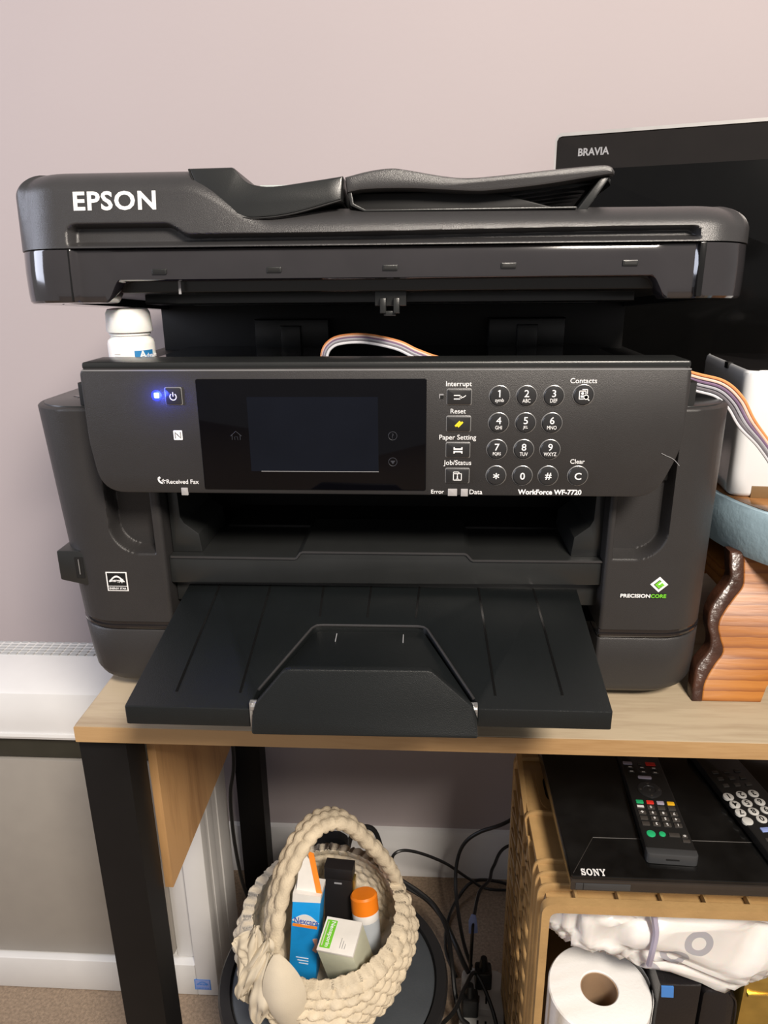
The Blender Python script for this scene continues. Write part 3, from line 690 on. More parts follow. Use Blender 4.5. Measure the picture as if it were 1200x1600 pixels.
put('stand_base', B().prism(rrect(-.03, .23, .02, .13, .02), .0, .02, 'z', .003), K['blackmetal'], tv)

# ------------------------------------------------------------------ small stool on the desk
st = thing('step_stool', (.46, .72, .73), 'small round pale blue stool with orange pine legs standing on the desk', 'stool')
SC = (.468, .735); SR = .178
b = B().lathe([(SR-.010, .853), (SR-.002, .856), (SR, .863), (SR, .898), (SR-.003, .9035), (SR-.006, .9045)], (*SC, 0), 72); seat = put('seat', b, K['paintblue'], st)
put('seat_top', B().lathe([(SR-.007, .9030), (SR-.007, .9050), (SR-.010, .9058)], (*SC, 0), 72), K['stooltop'], st)
# carved leg board: wavy side edges, arch at the foot, leaning back at the top
edge = [(.2639, .7300), (.2668, .7454), (.2756, .7602), (.2849, .7724), (.2829, .7839), (.2814, .7921), (.2829, .7999), (.2892, .8099), (.2980, .8205), (.3055, .8301), (.3070, .8440), (.3075, .8600)]
dedge = [(.2551, .7300), (.2566, .7441), (.2607, .7611), (.2719, .7738), (.2740, .7838), (.2719, .7936), (.2729, .8047), (.2787, .8170), (.2931, .8349), (.2941, .8461), (.2948, .8600)]
left = [(p.x, p.y) for p in crom([Vector((x, z, 0)) for x, z in edge], 4)]
dleft = [(p.x, p.y) for p in crom([Vector((x, z, 0)) for x, z in dedge], 4)]
right = [(.936-x, z) for x, z in reversed(left)]
arch = [(.620, .7300), (.614, .7430), (.600, .7560), (.560, .7660), (.470, .7700), (.376, .7660), (.336, .7560), (.325, .7430), (.3190, .7300)]
board = left+right+arch
def lean(bb, ym=.607, s=.45):
    bb.v = [(x, y+(z-.73)*s, z) for x, y, z in bb.v]; return bb
put('leg_board', lean(B().prism(board, .607, .632, 'y', .0018)), K['stoolwood'], st, smooth=50)
# bark-dark carved edge strip on the visible side
b = B().prism(dleft+[(x+.0008, z) for x, z in reversed(left)], .6060, .620, 'y', .0022)
put('dark_edge', lean(b), K['bark'], st, smooth=60)
put('leg_board', B().prism(board, .845, .868, 'y', .0018), K['stoolwood'], st, smooth=50)
put('stretcher', B().box(.300, .636, .69, .845, .812, .834, .004), K['stoolwood'], st)
# ------------------------------------------------------------------ white ink reservoir on the stool
ik = thing('ink_reservoir', (.342, .768, .9058), 'white plastic ink reservoir with a glossy black lid standing on the stool', 'ink tank', rot=(0, 0, R(-6)))
b = B(); rs = []
for z, ins in ((0, .004), (.002, .0012), (.005, 0), (.114, 0), (.1200, .0006), (.1220, .0022)):
    rs.append([(x, y, z) for x, y in rpoly([(-.036+ins, -.078+ins), (.044-ins, -.078+ins), (.044-ins, .076-ins), (-.036+ins, .076-ins)], .012-ins*.4, 6)])
put('shell', B().loft(rs), K['tank'], ik)
put('lid', B().prism(rrect(-.0325, .0405, -.0745, .0725, .010, 6), .1227, .1195, 'z', .001), K['tanktop'], ik)
put('lid_notch', B().box(-.0368, -.0318, -.020, -.008, .1170, .1231, .001), K['dark'], ik)
put('base_slot', B().box(-.016, .044, -.0786, -.074, .0, .012, .0006), K['cratein'], ik)

# ------------------------------------------------------------------ ink tubes (six strands side by side)
rb = thing('ink_tube_ribbon', (.0, .65, 1.033), 'flat ribbon of six coloured ink tubes running from printer to white reservoir', 'tubing')
path = [(-.0905, .66, 1.0345), (-.0905, .66, 1.0475), (-.0860, .66, 1.0560), (-.0755, .66, 1.0610), (-.0529, .66, 1.0620), (-.0247, .655, 1.0568), (-.0060, .65, 1.0490), (.0200, .645, 1.0420), (.08, .64, 1.0370), (.16, .64, 1.035), (.2050, .64, 1.0330), (.2360, .642, 1.0250), (.2555, .642, 1.0195), (.2690, .640, 1.0080), (.2800, .638, .9910), (.2985, .640, .9715), (.3140, .640, .9510), (.3200, .638, .930), (.3220, .640, .9150), (.3300, .643, .9080), (.3500, .648, .9073)]
P = crom(path, 6); six = [('t_orange', 'orange'), ('t_peach', 'peach'), ('t_purple', 'purple'), ('t_grey', 'grey'), ('t_dark', 'dark grey'), ('t_white', 'white')]
for i, (mk, nm) in enumerate(six):
    pts = []
    for k, p in enumerate(P):
        t = (P[min(k+1, len(P)-1)]-P[max(k-1, 0)]).normalized()
        n = Vector((-t.z, 0, t.x)); n = n.normalized() if n.length > .2 else Vector((1, 0, 0))
        if p.x < .10: n = Vector((n.x*.5, .8, n.z*.5)).normalized()
        s = 1+.25*ss(.19, .25, p.x)-.4*ss(.27, .30, p.x)
        if k > len(P)-24: n = (n*(1-ss(len(P)-24, len(P)-8, k))+Vector((.45, -.9, 0))*ss(len(P)-24, len(P)-8, k)).normalized()
        pts.append(p+n*(2.5-i)*.0023*s)
    put('ink_tube', B().tube(pts, .00125, 7, 1, smooth=False), K[mk], rb, label=nm+' ink tube')

# ------------------------------------------------------------------ white dehumidifier-like appliance at the left
ap = thing('dehumidifier', (-.56, .915, 0), 'white upright dehumidifier with a grey front panel left of the desk', 'appliance')
X0, X1 = -.748, -.3255
b = B().prism(rrect(X0, X1, 0, .4495, .006), .872, .980, 'y', .003)
shell = put('cabinet', b, K['appl'], ap)
put('front_frame', B().box(-.361, X1, .850, .875, .001, .449, .003).box(X0, -.3605, .850, .875, .001, .0655, .003), K['appl'], ap)
put('front_panel', B().prism(rpoly([(X0, .070), (-.392, .070), (-.392, .4440), (X0, .4440)], [0, .02, .004, 0], 5), .860, .874, 'y', .001), K['applgrey'], ap)
put('frame_step', B().prism(rpoly([(-.392, .068), (-.3640, .068), (-.3640, .4480), (-.392, .4480)], .002, 2), .864, .875, 'y', .001), K['appl'], ap)
put('dark_band', B().box(X0, X1-.003, .862, .97, .4480, .4920, .001), K['appldark'], ap)
prof = [(.856, .488), (.847, .490), (.8455, .4955), (.849, .497), (.8495, .515), (.852, .535), (.860, .556), (.866, .5605), (.905, .570), (.930, .575), (.970, .577), (.980, .570), (.982, .488)]
put('top_cover', B().prism(prof, X0, X1+.002, 'x', .004, chb=.004), K['appl'], ap, smooth=25)
put('trim_line', B().prism([(.8450, .4945), (.8462, .4985), (.852, .4985), (.852, .4945)], X0, X1, 'x'), K['appl'], ap)
for j in range(5):
    for i in range(29):
        x = X0+.02+i*.0133; y = .934+j*.0082
        put('grille_slot', B().prism([(x, y), (x+.0095, y), (x+.0108, y+.0048), (x+.0013, y+.0048)], .5772, .5752+j*.0002, 'z'), K['applcell'], ap)
b = B()
estar(-.3640, -.3375, .0145, .0365, .8500, ap, K['sticker'], K['kblue'])
for y0, y1, dx in ((.878, .905, .0012), (.925, .975, .0022)): put('side_step', B().box(X1-.002, X1+dx, y0, y1, .03, .44, .001), K['appl'], ap)

# ------------------------------------------------------------------ round bin under the desk
bn = thing('round_bin', (-.112, .70, 0), 'round black bin with a slate grey lid beneath the crocheted basket', 'bin')
put('bin_body', B().lathe([(.115, 0), (.120, .003), (.140, .20), (.1475, .235), (.1485, .246), (.146, .250), (.134, .250), (.132, .244)], (-.112, .70, 0), 72), K['binblk'], bn)
put('bin_lid', B().lathe([(.131, .240), (.131, .2465), (.127, .2490), (.06, .2497)], (-.112, .70, 0), 72), K['bingrey'], bn)
put('bin_handle', B().prism(rpoly([(-.170, .249), (-.162, .338), (-.150, .346), (-.118, .346), (-.106, .338), (-.098, .249)], [.001, .012, .01, .01, .012, .001], 5), .832, .846, 'y', .003), K['binblk'], bn)

# ------------------------------------------------------------------ crocheted basket
BC = Vector((-.120, .697, 0)); NA = 38
bk = thing('crocheted_basket', (-.120, .697, .25), 'cream crocheted basket with an arched handle and a cloth bow', 'basket')
def prof_r(t):   # t 0..1 from foot to rim
    key_ = [(0, .074), (.12, .090), (.35, .1065), (.6, .1120), (.85, .1085), (1, .1020)]
    for (a, ra), (c, rc_) in zip(key_, key_[1:]):
        if t <= c: return ra+(rc_-ra)*ss(a, c, t)
    return key_[-1][1]
def stitch(u, v):
    row = math.floor(v); uu_ = u+.5*(row % 2)
    k = math.floor(uu_); h = noise.noise(Vector((k*1.7+.3, row*2.3+.1, .5)))
    uu_ += .22*noise.noise(Vector((k*.9, row*1.3, 4.2))); v += .10*math.sin(uu_*math.pi*2+row)
    a = abs(math.sin(math.pi*uu_))**.4; c = abs(math.sin(math.pi*v))**.45
    return a*c*(1+.35*h)+.10*abs(math.sin(math.pi*3*uu_+math.pi*1.5*v))
rings = []; NV = 99; NR = 9; NS = NA*8
for k in range(NV+1):
    t = k/NV; ring = []
    for i in range(NS):
        a = 2*math.pi*i/NS; d = stitch(NA*i/NS+.12*math.sin(7*t), t*NR)
        z = .2515+.108*t+.014*ss(.3, 1, t)*(math.sin(a)*.6)
        wob = .006*noise.noise(Vector((math.cos(a)*2, math.sin(a)*2, t*4)))
        r = prof_r(t)+.0070*d-.004+wob
        ring.append((BC.x+r*math.cos(a), BC.y+r*math.sin(a), z))
    rings.append(ring)
for k in range(40):
    t = 1-k/39*.9; ring = []
    for i in range(NS):
        a = 2*math.pi*i/NS; d = stitch(NA*i/NS, t*NR)
        z = .2515+.108*t+.014*ss(.3, 1, t)*(math.sin(a)*.6)+.004*math.sin(min(1, k/3)*math.pi)
        r = prof_r(t)-.011-.004*d
        ring.append((BC.x+r*math.cos(a), BC.y+r*math.sin(a), z))
    rings.append(ring)
put('basket_wall', B().loft(rings), K['cream'], bk, smooth=180)
# handle: a braided band of three plaits
hp = crom([(-.1660, .616, .310), (-.1690, .622, .355), (-.1690, .635, .405), (-.1580, .655, .455), (-.1370, .678, .490), (-.1160, .692, .502), (-.0930, .702, .494), (-.0700, .720, .452), (-.0480, .740, .400), (-.0360, .755, .355), (-.0320, .760, .320)], 14)
rings = []; NH = 40
for k, p in enumerate(hp):
    t = (hp[min(k+1, len(hp)-1)]-hp[max(k-1, 0)]).normalized()
    side = Vector((.62, -.78, 0)); side = Vector((-.55, -.83, 0)) if False else side
    wv = Vector((.35, .94, 0)); wv = (wv-t*wv.dot(t)).normalized()
    wv = (Vector((.50, -.80, .1))-t*Vector((.50, -.80, .1)).dot(t)).normalized(); nv = t.cross(wv)
    ring = []
    for i in range(NH):
        a = 2*math.pi*i/NH; cu, cv = math.cos(a), math.sin(a)
        lat = cu*1.5
        col_ = math.floor(lat+1.5)
        d = abs(math.cos(math.pi*lat))**.6*abs(math.sin(math.pi*(k/5.5+.5*(int(col_) % 2))))**.5
        ring.append(p+wv*cu*.0185+nv*cv*(.0060+.0050*d+.0012*noise.noise(p*90+Vector((i, 0, 0))))+wv*cu*.002*d)
    rings.append(ring)
put('basket_handle', B().loft(rings), K['cream'], bk, smooth=180)
def petal(c, tip, wdir, wd, bulge, name='bow_loop', seed=0, crumple=0.0):
    c, tip, wdir = Vector(c), Vector(tip), Vector(wdir); ax = tip-c; nrm = ax.cross(wdir).normalized()
    if nrm.y > 0: nrm = -nrm
    n, mm = 26, 16; vs = []
    for side in (0, 1):
        for i in range(n+1):
            u = i/n; hw = wd*(math.sin(math.pi*min(1, u*.94+.03))**.8)
            for j in range(mm+1):
                v = j/mm*2-1
                p = c+ax*u+wdir*hw*v+nrm*(bulge*math.sin(math.pi*u)*(1-v*v)-.0012*side)
                if crumple: p += nrm*crumple*noise.noise(Vector((u*4, v*2.5, seed)))+wdir*crumple*.6*noise.noise(Vector((u*3+9, v*3, seed)))
                vs.append(p)
    o = (n+1)*(mm+1); fs = []
    for i in range(n):
        for j in range(mm):
            a = i*(mm+1)+j; fs += [(a, a+1, a+mm+2, a+mm+1), (o+a, o+a+mm+1, o+a+mm+2, o+a+1)]
    put(name, B().add(vs, fs), K['cloth'], bk, smooth=180)
petal((-.158, .594, .404), (-.1440, .585, .300), (1, .12, .05), .0235, .012)
petal((-.170, .606, .412), (-.2050, .600, .330), (.8, .1, .45), .022, .010, seed=3, crumple=.009)
petal((-.182, .612, .424), (-.2000, .606, .315), (.9, -.1, .2), .021, .010, seed=5, crumple=.010)
petal((-.168, .600, .400), (-.1860, .590, .300), (.9, -.2, .1), .018, .008, seed=8, crumple=.008)
petal((-.178, .604, .390), (-.2130, .618, .395), (.3, .3, .85), .020, .006, seed=11, crumple=.007)

# ------------------------------------------------------------------ things in the basket
nx_ = thing('bandage_box', (-.1465, .672, .285), 'blue and white bandage box with an open orange flap in the basket', 'box', rot=(R(-6), R(4), R(-4)))
put('carton', B().box(-.0180, .0165, 0, .030, -.018, .112, .0005), K['boxblue'], nx_)
b = B().prism([(-.0182, .100), (.0167, .104), (.0167, .1125), (-.0182, .1125)], -.0005, .0305, 'y')
put('white_top', b, K['boxwhite'], nx_)
b = B().prism([(-.015, .112), (.0168, .112), (.0060, .140), (-.0090, .156), (-.015, .150)], .006, .0068, 'y').prism([(.0100, .1125), (.0170, .1125), (.0020, .158), (-.0060, .160)], .0054, .0062, 'y', m=1)
b.v = [(x, y+(z-.112)*.25, z) for x, y, z in b.v]
put('open_flap', b, [K['boxwhite'], K['boxorange']], nx_)
b = B().text('Nexcare', 0.0005, .0745, w=.030, h=.0088, at=-.0006, bold=.01, m=0)
b.prism(rrect(-.0165, .0145, .0655, .0692, .0002), -.0007, .0002, 'y', m=1)
b.prism(rpoly([(.0160, .030), (.0100, .034), (.0130, .042), (.0095, .050), (.0160, .052)], .001, 2), -.0007, .0002, 'y', m=2)
for k in range(3): b.prism(rrect(-.010+k*.002, .006, .020-k*.004, .0206-k*.004, .0001), -.0007, .0002, 'y', m=3)
put('box_lettering', b, [K['cardblue'], K['boxorange'], K['skin'], K['white']], nx_)
b = B(); b.prism([(-.0175+.0340*k/12, .0735+.0105*math.sin(math.pi*k/12)) for k in range(13)]+[(.0165-.0340*k/12, .0735-.0045*math.sin(math.pi*k/12)) for k in range(13)], -.0004, .0002, 'y')
put('white_glow_print', b, K['boxwhite'], nx_)
ne = thing('ointment_box', (-.0940, .640, .330), 'small white ointment box with a green name strip in the basket', 'box', rot=(R(14), R(-6), R(-14)))
# local: front face at y=0 (pale), top is the white face tilted to the viewer
put('carton', B().box(-.0225, .0225, 0, .040, -.048, .036, .0004), K['boxpale'], ne)
put('white_lid', B().box(-.0227, .0227, -.0002, .0402, .0325, .0364, .0003), K['boxwhite'], ne)
put('box_print', B().prism(rrect(-.0205, -.0075, .0035, .0365, .001), .0367, .0363, 'z').prism(rrect(-.0190, -.0176, .0055, .0345, .0005), .0368, .0366, 'z', m=1), [K['green'], K['boxpale']], ne)
b = B().text('Neosporin', 0, 0, w=.0300, h=.0068, fn=lambda p, q, d: (-.0125+q, .020-p, .0368+d), bold=.015)
for k in range(3): b.prism(rrect(.004+k*.003, .0046+k*.003, .006, .018-k*.003, .0001), .0367, .0363, 'z', m=1)
put('box_lettering', b, [K['white'], K['grey']], ne)
bcse = thing('plastic_case', (-.1080, .735, .335), 'small black plastic case standing upright behind the ointment box', 'case', rot=(R(-8), 0, R(-5)))
put('case_body', B().box(-.0185, .0185, 0, .022, -.05, .030, .002), K['blackcase'], bcse)
put('case_lid', B().box(-.0190, .0190, -.0006, .0226, .030, .046, .0025), K['blackcase'], bcse)
put('case_label', B().prism(rrect(-.005, .005, .024, .026, .0004), -.0006, 0, 'y').box(.0186, .0210, .004, .018, -.03, .028, .0004, m=1), [K['grey'], K['gold']], bcse)
ob = thing('orange_cap_bottle', (-.0655, .706, .281), 'pale grey round bottle with an orange cap in the basket', 'bottle', rot=(R(-16), R(-6), 0))
put('bottle_body', B().lathe([(.012, -.02), (.016, -.018), (.0172, .040), (.0168, .046)], (0, 0, 0), 32), K['greybottle'], ob)
put('bottle_neck', B().lathe([(.0166, .046), (.0172, .047), (.0172, .056), (.0160, .0565)], (0, 0, 0), 32), K['labelwhite'], ob)
put('cap', B().lathe([(.0160, .0562), (.0176, .057), (.0174, .076), (.0155, .0785), (.008, .079)], (0, 0, 0), 32), K['orange'], ob)

# ------------------------------------------------------------------ tan crate with things in and on it
cr = thing('plastic_crate', (.298, .72, 0), 'tan plastic crate lying on its side with open front beneath the desk', 'crate')
CX0, CX1, CY0, CY1, CZ = .128, .470, .596, .848, .488
fr_o = rpoly([(CX0, .0), (CX1, .0), (CX1, CZ), (CX0, CZ)], [.004, .004, .014, .014], 6)
fr_i = rpoly([(CX0+.0085, .215), (CX1-.0085, .215), (CX1-.0085, CZ-.011), (CX0+.0085, CZ-.011)], [.003, .003, .010, .010], 6)
def ringprism(b, o, i, y0, y1, m=0):
    # o and i have the same number of points
    N = len(o); vs = [(x, y0, z) for x, z in o]+[(x, y0, z) for x, z in i]+[(x, y1, z) for x, z in o]+[(x, y1, z) for x, z in i]
    fs = []
    for k in range(N):
        j = (k+1) % N; fs += [(k, j, N+j, N+k), (2*N+k, 3*N+k, 3*N+j, 2*N+j), (k, 2*N+k, 2*N+j, j), (N+k, N+j, 3*N+j, 3*N+k)]
    return b.add(vs, fs, m)
put('front_rim', ringprism(B(), fr_o, fr_i, CY0, CY0+.010), K['crate'], cr)
b = B().box(CX0+.004, CX1-.004, .625, CY1, .474, .482, .001).box(CX0+.008, CX1-.008, .605, .626, .470, .476, .001)
put('top_wall', b, K['crate'], cr)
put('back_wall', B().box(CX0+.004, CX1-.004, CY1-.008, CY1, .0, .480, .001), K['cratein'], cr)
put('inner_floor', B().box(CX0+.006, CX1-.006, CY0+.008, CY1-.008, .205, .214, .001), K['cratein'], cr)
put('right_wall', B().box(CX1-.008, CX1, CY0+.01, CY1, 0, .48, .001), K['crate'], cr)
for y0, y1 in ((.6225, .6260), (.6390, .6425), (.6570, .6605), (.7330, .7375), (.838, .848)):
    # rib that runs along the top and turns down the side
    o = rpoly([(CX1, CZ), (CX0-.001, CZ), (CX0-.001, .0), (CX0+.007, .0), (CX0+.007, CZ-.009), (CX1, CZ-.009)], [.001, .016, .001, .001, .010, .001], 5)
    put('rib', B().prism(o, y0, y1, 'y', .0008, chb=.0008), K['crate'], cr)
for x in [.166+.0452*k for k in range(7)]: put('lip_divider', B().box(x-.0012, x+.0012, .604, .624, .472, .485, .0004), K['crate'], cr)
b = ringprism(B(), rrect(-.025+.175, .035+.175, .742, .822, .02, 6), rrect(-.012+.170, .018+.175, .756, .806, .014, 6), 0, 1)
b.v = [(x, z, CZ-.004-(.006 if y > .5 else 0)) for x, y, z in b.v]
put('hand_hole_rim', b, K['crate'], cr)
put('hand_hole', B().prism(rrect(.158, .193, .756, .806, .014, 6), .4832, .4815, 'z'), K['dark'], cr)
for k in range(13):   # slanted lattice bars on the side
    z = .02+k*.036
    for sg in (1, -1):
        p = [(.660, z), (.664, z), (.836, min(.47, max(0, z+.10*sg))), (.832, min(.47, max(0, z+.10*sg)))]
        put('lattice_bar', B().prism([(.660, z-.003), (.660, z+.003), (.838, z+.003+.05*sg), (.838, z-.003+.05*sg)], CX0-.0005, CX0+.006, 'x', .0005), K['crate'], cr)
put('side_rail', B().box(CX0-.0005, CX0+.0065, .70, .708, .0, .475, .0005), K['crate'], cr)
put('side_rail', B().box(CX0-.0005, CX0+.0065, .77, .778, .0, .475, .0005), K['crate'], cr)
# --- disc player
dp = thing('disc_player', (.37, .725, .488), 'slim black disc player lying on top of the tan crate', 'disc player')
PX0, PX1, PY0, PY1 = .1545, .5845, .600, .850
b = B().prism(rpoly([(PX0+.002, PY0), (PX1-.002, PY0), (PX1, PY1), (PX0, PY1)], .002, 2), .5235, .506, 'z', .001); pcs = put('casing', b, K['player'], dp)
put('front_strip', B().prism(rrect(PX0+.001, PX1-.001, .5065, .5195, .002), PY0-.0022, PY0+.004, 'y', .001), K['playerfront'], dp)
put('disc_door', B().prism(rrect(PX0+.006, PX0+.062, .5085, .5165, .0006), PY0-.0030, PY0, 'y', .0003).prism(rrect(PX0+.0135, PX0+.0142, .5085, .5165, .0001), PY0-.0032, PY0, 'y', m=1), [K['remotetip'], K['dark']], dp)
put('bevel_line', B().tube([(PX0+.004, .6035, .5236), (.1895, .6545, .5236), (.5495, .6545, .5236), (PX1-.004, .6035, .5236)], .0004, 5, 1, smooth=False), K['keygrey'], dp)
for x, y in ((.18, .63), (.18, .82), (.56, .63), (.56, .82)): put('foot', B().lathe([(.012, .4880), (.012, .506)], (x, y, 0), 16), K['dark'], dp)
# slab-serif maker's name
def slab(b, ch, x, wd, h, z, y0):
    def P_(pts): b.prism([(x+p*wd, y0+q*h) for p, q in pts], z+.0003, z-.0002, 'z')
    if ch == 'O':
        o = [(.5+.5*math.cos(k*math.pi/12), .5+.5*math.sin(k*math.pi/12)) for k in range(24)]; i = [(.5+.24*math.cos(-k*math.pi/12), .5+.36*math.sin(-k*math.pi/12)) for k in range(25)]
        P_(o[:24]+[o[0]]+[(.5+.24*math.cos(-k*math.pi/12), .5+.36*math.sin(-k*math.pi/12)) for k in range(25)])
    if ch == 'S':
        P_([(0, 0), (.12, 0), (.2, .08), (.55, 0), (.9, .05), (1, .28), (.9, .5), (.35, .66), (.3, .78), (.5, .86), (.78, .68), (.9, .68), (.9, 1), (.8, 1), (.72, .93), (.45, 1), (.1, .95), (.02, .72), (.12, .52), (.68, .36), (.7, .22), (.5, .13), (.15, .36), (0, .36)])
    if ch == 'N':
        P_([(0, 0), (.34, 0), (.34, .12), (.24, .12), (.24, .70), (.74, 0), (.9, 0), (.9, .88), (1, .88), (1, 1), (.66, 1), (.66, .88), (.76, .88), (.76, .38), (.32, 1), (0, 1), (0, .88), (.1, .88), (.1, .12), (0, .12)])
    if ch == 'Y':
        P_([(.3, 0), (.7, 0), (.7, .12), (.61, .12), (.61, .45), (.92, .88), (1, .88), (1, 1), (.66, 1), (.66, .88), (.72, .88), (.53, .60), (.32, .88), (.38, .88), (.38, 1), (0, 1), (0, .88), (.08, .88), (.39, .45), (.39, .12), (.3, .12)])
b = B(); xx = .1668
for ch, wd in (('S', .0048), ('O', .0062), ('N', .0062), ('Y', .0062)): slab(b, ch, xx, wd, .0088, .5236, .6010); xx += wd+.0007
put('lettering', b, K['white'], dp)
# --- remotes
def remote(loc, rz, label, L, w0, w1):
    r = thing('remote_control', loc, label, 'remote control', rot=(0, 0, rz), group='remote controls on the disc player')
    o = rpoly([(-w0/2, 0), (w0/2, 0), (w1/2, L), (-w1/2, L)], [.004, .004, .008, .008], 4)
    put('case', B().prism(o, .0125, .0, 'z', .002, chb=.003), K['remote'], r)
    return r
r1 = remote((.2640, .6205, .5240), R(-3.0), 'slim black remote with red and green keys in the middle of the disc player', .185, .0525, .0480)
put('end_cap', B().prism(rpoly([(-.0264, -.0022), (.0264, -.0022), (.0264, .008), (-.0264, .008)], [.006, .006, .001, .001], 4), .0128, .0005, 'z', .0015), K['remotetip'], r1)
def rkey(r, x, y, wd, h, m, rad=.001, top=.0137, round_=False, txt=None):
    b = B().prism(circ(x, y, wd/2, 18) if round_ else rrect(x-wd/2, x+wd/2, y-h/2, y+h/2, rad), top, .011, 'z', .0004)
    if txt: b.text(txt, x, y, h=min(h, wd)*.62, plane='z', at=top, m=1, bold=.02, flip=True)
    put('key', b, [K[m], K['white'] if m != 'keywhite' else K['dark']], r)
for i, m in enumerate(('kgreen', 'kred', 'klilac', 'kyellow')): rkey(r1, -.0170+i*.0115, .0770, .0082, .0052, m)
nums = [['-', '0', '', ''], ['+', '9', '8', '7'], ['', '6', '5', '4'], ['', '3', '2', '1']]
for j in range(4):
    for i in range(4): rkey(r1, -.0180+i*.0115, .0685-j*.0088, .0084, .0056, 'keygrey', txt=nums[j][i])
rkey(r1, -.0160, .0270, .0095, .0095, 'kgreen', round_=True); rkey(r1, -.0040, .0275, .0070, .0070, 'kgreen', round_=True)
rkey(r1, .0085, .0272, .0115, .0052, 'keygrey'); rkey(r1, .0190, .0262, .0062, .0044, 'keygrey', txt='o')
rkey(r1, .0190, .0195, .0080, .0040, 'keygrey')
ring_ = [(-.0010, .0985)]
b = B().lathe([(.0135, .0122), (.0135, .0132), (.0125, .0137), (.0070, .0137), (.0065, .0130)], (-.001, .0985, 0), 28); put('navigation_ring', b, K['keyblk'], r1)
for dx, dy in ((0, 0), (.0105, 0), (-.0105, 0), (0, .0105), (0, -.0105)): rkey(r1, -.001+dx, .0985+dy, .0030, .0030, 'keygrey', top=.0141, round_=True)
rkey(r1, -.0015, .1205, .0160, .0046, 'klilac', rad=.002)
for j in range(2):
    for i in range(3): rkey(r1, -.0150+i*.0140, .1300+j*.0080, .0070, .0028, 'keygrey', txt='-')
rkey(r1, -.0165, .1460, .0110, .0050, 'klilac'); rkey(r1, .0110, .1465, .0115, .0060, 'kred'); rkey(r1, -.002, .1460, .004, .004, 'keygrey')
put('brand_dot', B().prism(rpoly([(-.008, -.0024), (.008, -.0024), (.004, -.0010), (-.004, -.0010)], .0005), .0075, .0055, 'z'), K['remote'], r1)
r2 = remote((.3950, .6060, .5240), R(8.5), 'black remote with round white number keys on the right of the disc player', .205, .056, .052)
# number keys counted from the far end
nn = [['1', '2', '3'], ['4', '5', '6'], ['7', '8', '9'], ['', '0', '']]
kp = [((.3557, .7109), (.3718, .7148), (.3867, .7176)), ((.3580, .6982), (.3726, .7010), (.3881, .7038)), ((.3590, .6850), (.3742, .6876), (.3890, .6905)), ((.3614, .6721), (.3782, .6758), (.3925, .6785))]
Ri = Matrix.Rotation(-R(8.5), 2)
for j in range(4):
    for i in range(3):
        q = Ri @ (Vector(kp[j][i])-Vector((.3950, .6060)))
        rkey(r2, q.x, q.y, .0118, .0118, 'keywhite', round_=True, txt=nn[j][i] or None)
for j in range(3):
    for i in range(3): rkey(r2, -.016+i*.014, .128+j*.012, .007, .005, 'keygrey')
rkey(r2, -.010, .0560, .0130, .0062, 'kblue'); rkey(r2, .010, .0560, .0110, .0062, 'keygrey'); rkey(r2, -.016, .042, .008, .004, 'keygrey')
b = B().lathe([(.0150, .0122), (.0150, .0134), (.0140, .0138), (.0085, .0136), (.0080, .0130)], (0, .028, 0), 28); put('navigation_ring', b, K['keygrey'], r2)

# --- toilet roll
tp = thing('toilet_roll', (.2105, .640, .214), 'thick white toilet roll standing upright in the tan crate', 'toilet paper')
RT = .0590
b = B(); rs = []
for r, z in ((.0215, .214), (RT-.002, .214), (RT, .216), (RT, .3165), (RT-.0015, .3185), (.0225, .3190), (.0215, .3180), (.0215, .214)):
    rs.append([(.2105+r*math.cos(2*math.pi*k/56)*(1+.015*math.sin(4*math.pi*k/56)), .640+r*math.sin(2*math.pi*k/56), z) for k in range(56)])
put('paper_winding', B().loft(rs, False, False), K['paper'], tp)
rs = [[(.2105+r*math.cos(2*math.pi*k/40), .640+r*math.sin(2*math.pi*k/40), z) for k in range(40)] for r, z in ((.0215, .2145), (.0215, .3165), (.0203, .3165), (.0203, .2145), (.0215, .2145))]
put('card_core', B().loft(rs, False, False), K['kraft'], tp)
put('loose_sheet', B().prism([(.2105+(RT+.001+.006*k/12)*math.cos(R(-20+60*k/12)), .640+(RT+.001+.006*k/12)*math.sin(R(-20+60*k/12))) for k in range(13)]+[(.2105+(RT+.0004+.006*k/12)*math.cos(R(-20+60*k/12)), .640+(RT+.0004+.006*k/12)*math.sin(R(-20+60*k/12))) for k in range(12, -1, -1)], .2150, .317, 'z'), K['paper'], tp)
# --- plastic bag
pm = K['bag'] = mat('white_bag_film', (.78, .76, .74), .28, var=.05, vscale=25, sss=.2)
nt = pm.node_tree; L = nt.links.new; bs = nt.nodes['Principled BSDF']
tc = nt.nodes.new('ShaderNodeTexCoord'); src = bs.inputs['Base Color'].links[0].from_socket
prev = src
for (cx, cz, rad, wd) in ((-.020, .074, .0110, .0036), (-.045, .045, .0105, .0036), (.002, .098, .012, .004)):   # printed grey rings
    mp = nt.nodes.new('ShaderNodeVectorMath'); mp.operation = 'SUBTRACT'; mp.inputs[1].default_value = (cx, 0, cz); L(tc.outputs['Object'], mp.inputs[0])
    mu = nt.nodes.new('ShaderNodeVectorMath'); mu.operation = 'MULTIPLY'; mu.inputs[1].default_value = (1, 0, 1.1); L(mp.outputs[0], mu.inputs[0])
    ln = nt.nodes.new('ShaderNodeVectorMath'); ln.operation = 'LENGTH'; L(mu.outputs[0], ln.inputs[0])
    cm = nt.nodes.new('ShaderNodeMath'); cm.operation = 'COMPARE'; cm.inputs[1].default_value = rad; cm.inputs[2].default_value = wd; L(ln.outputs['Value'], cm.inputs[0])
    mxn = nt.nodes.new('ShaderNodeMix'); mxn.data_type = 'RGBA'; L(cm.outputs[0], mxn.inputs[0]); L(prev, mxn.inputs[6]); mxn.inputs[7].default_value = (.42, .42, .46, 1); prev = mxn.outputs[2]
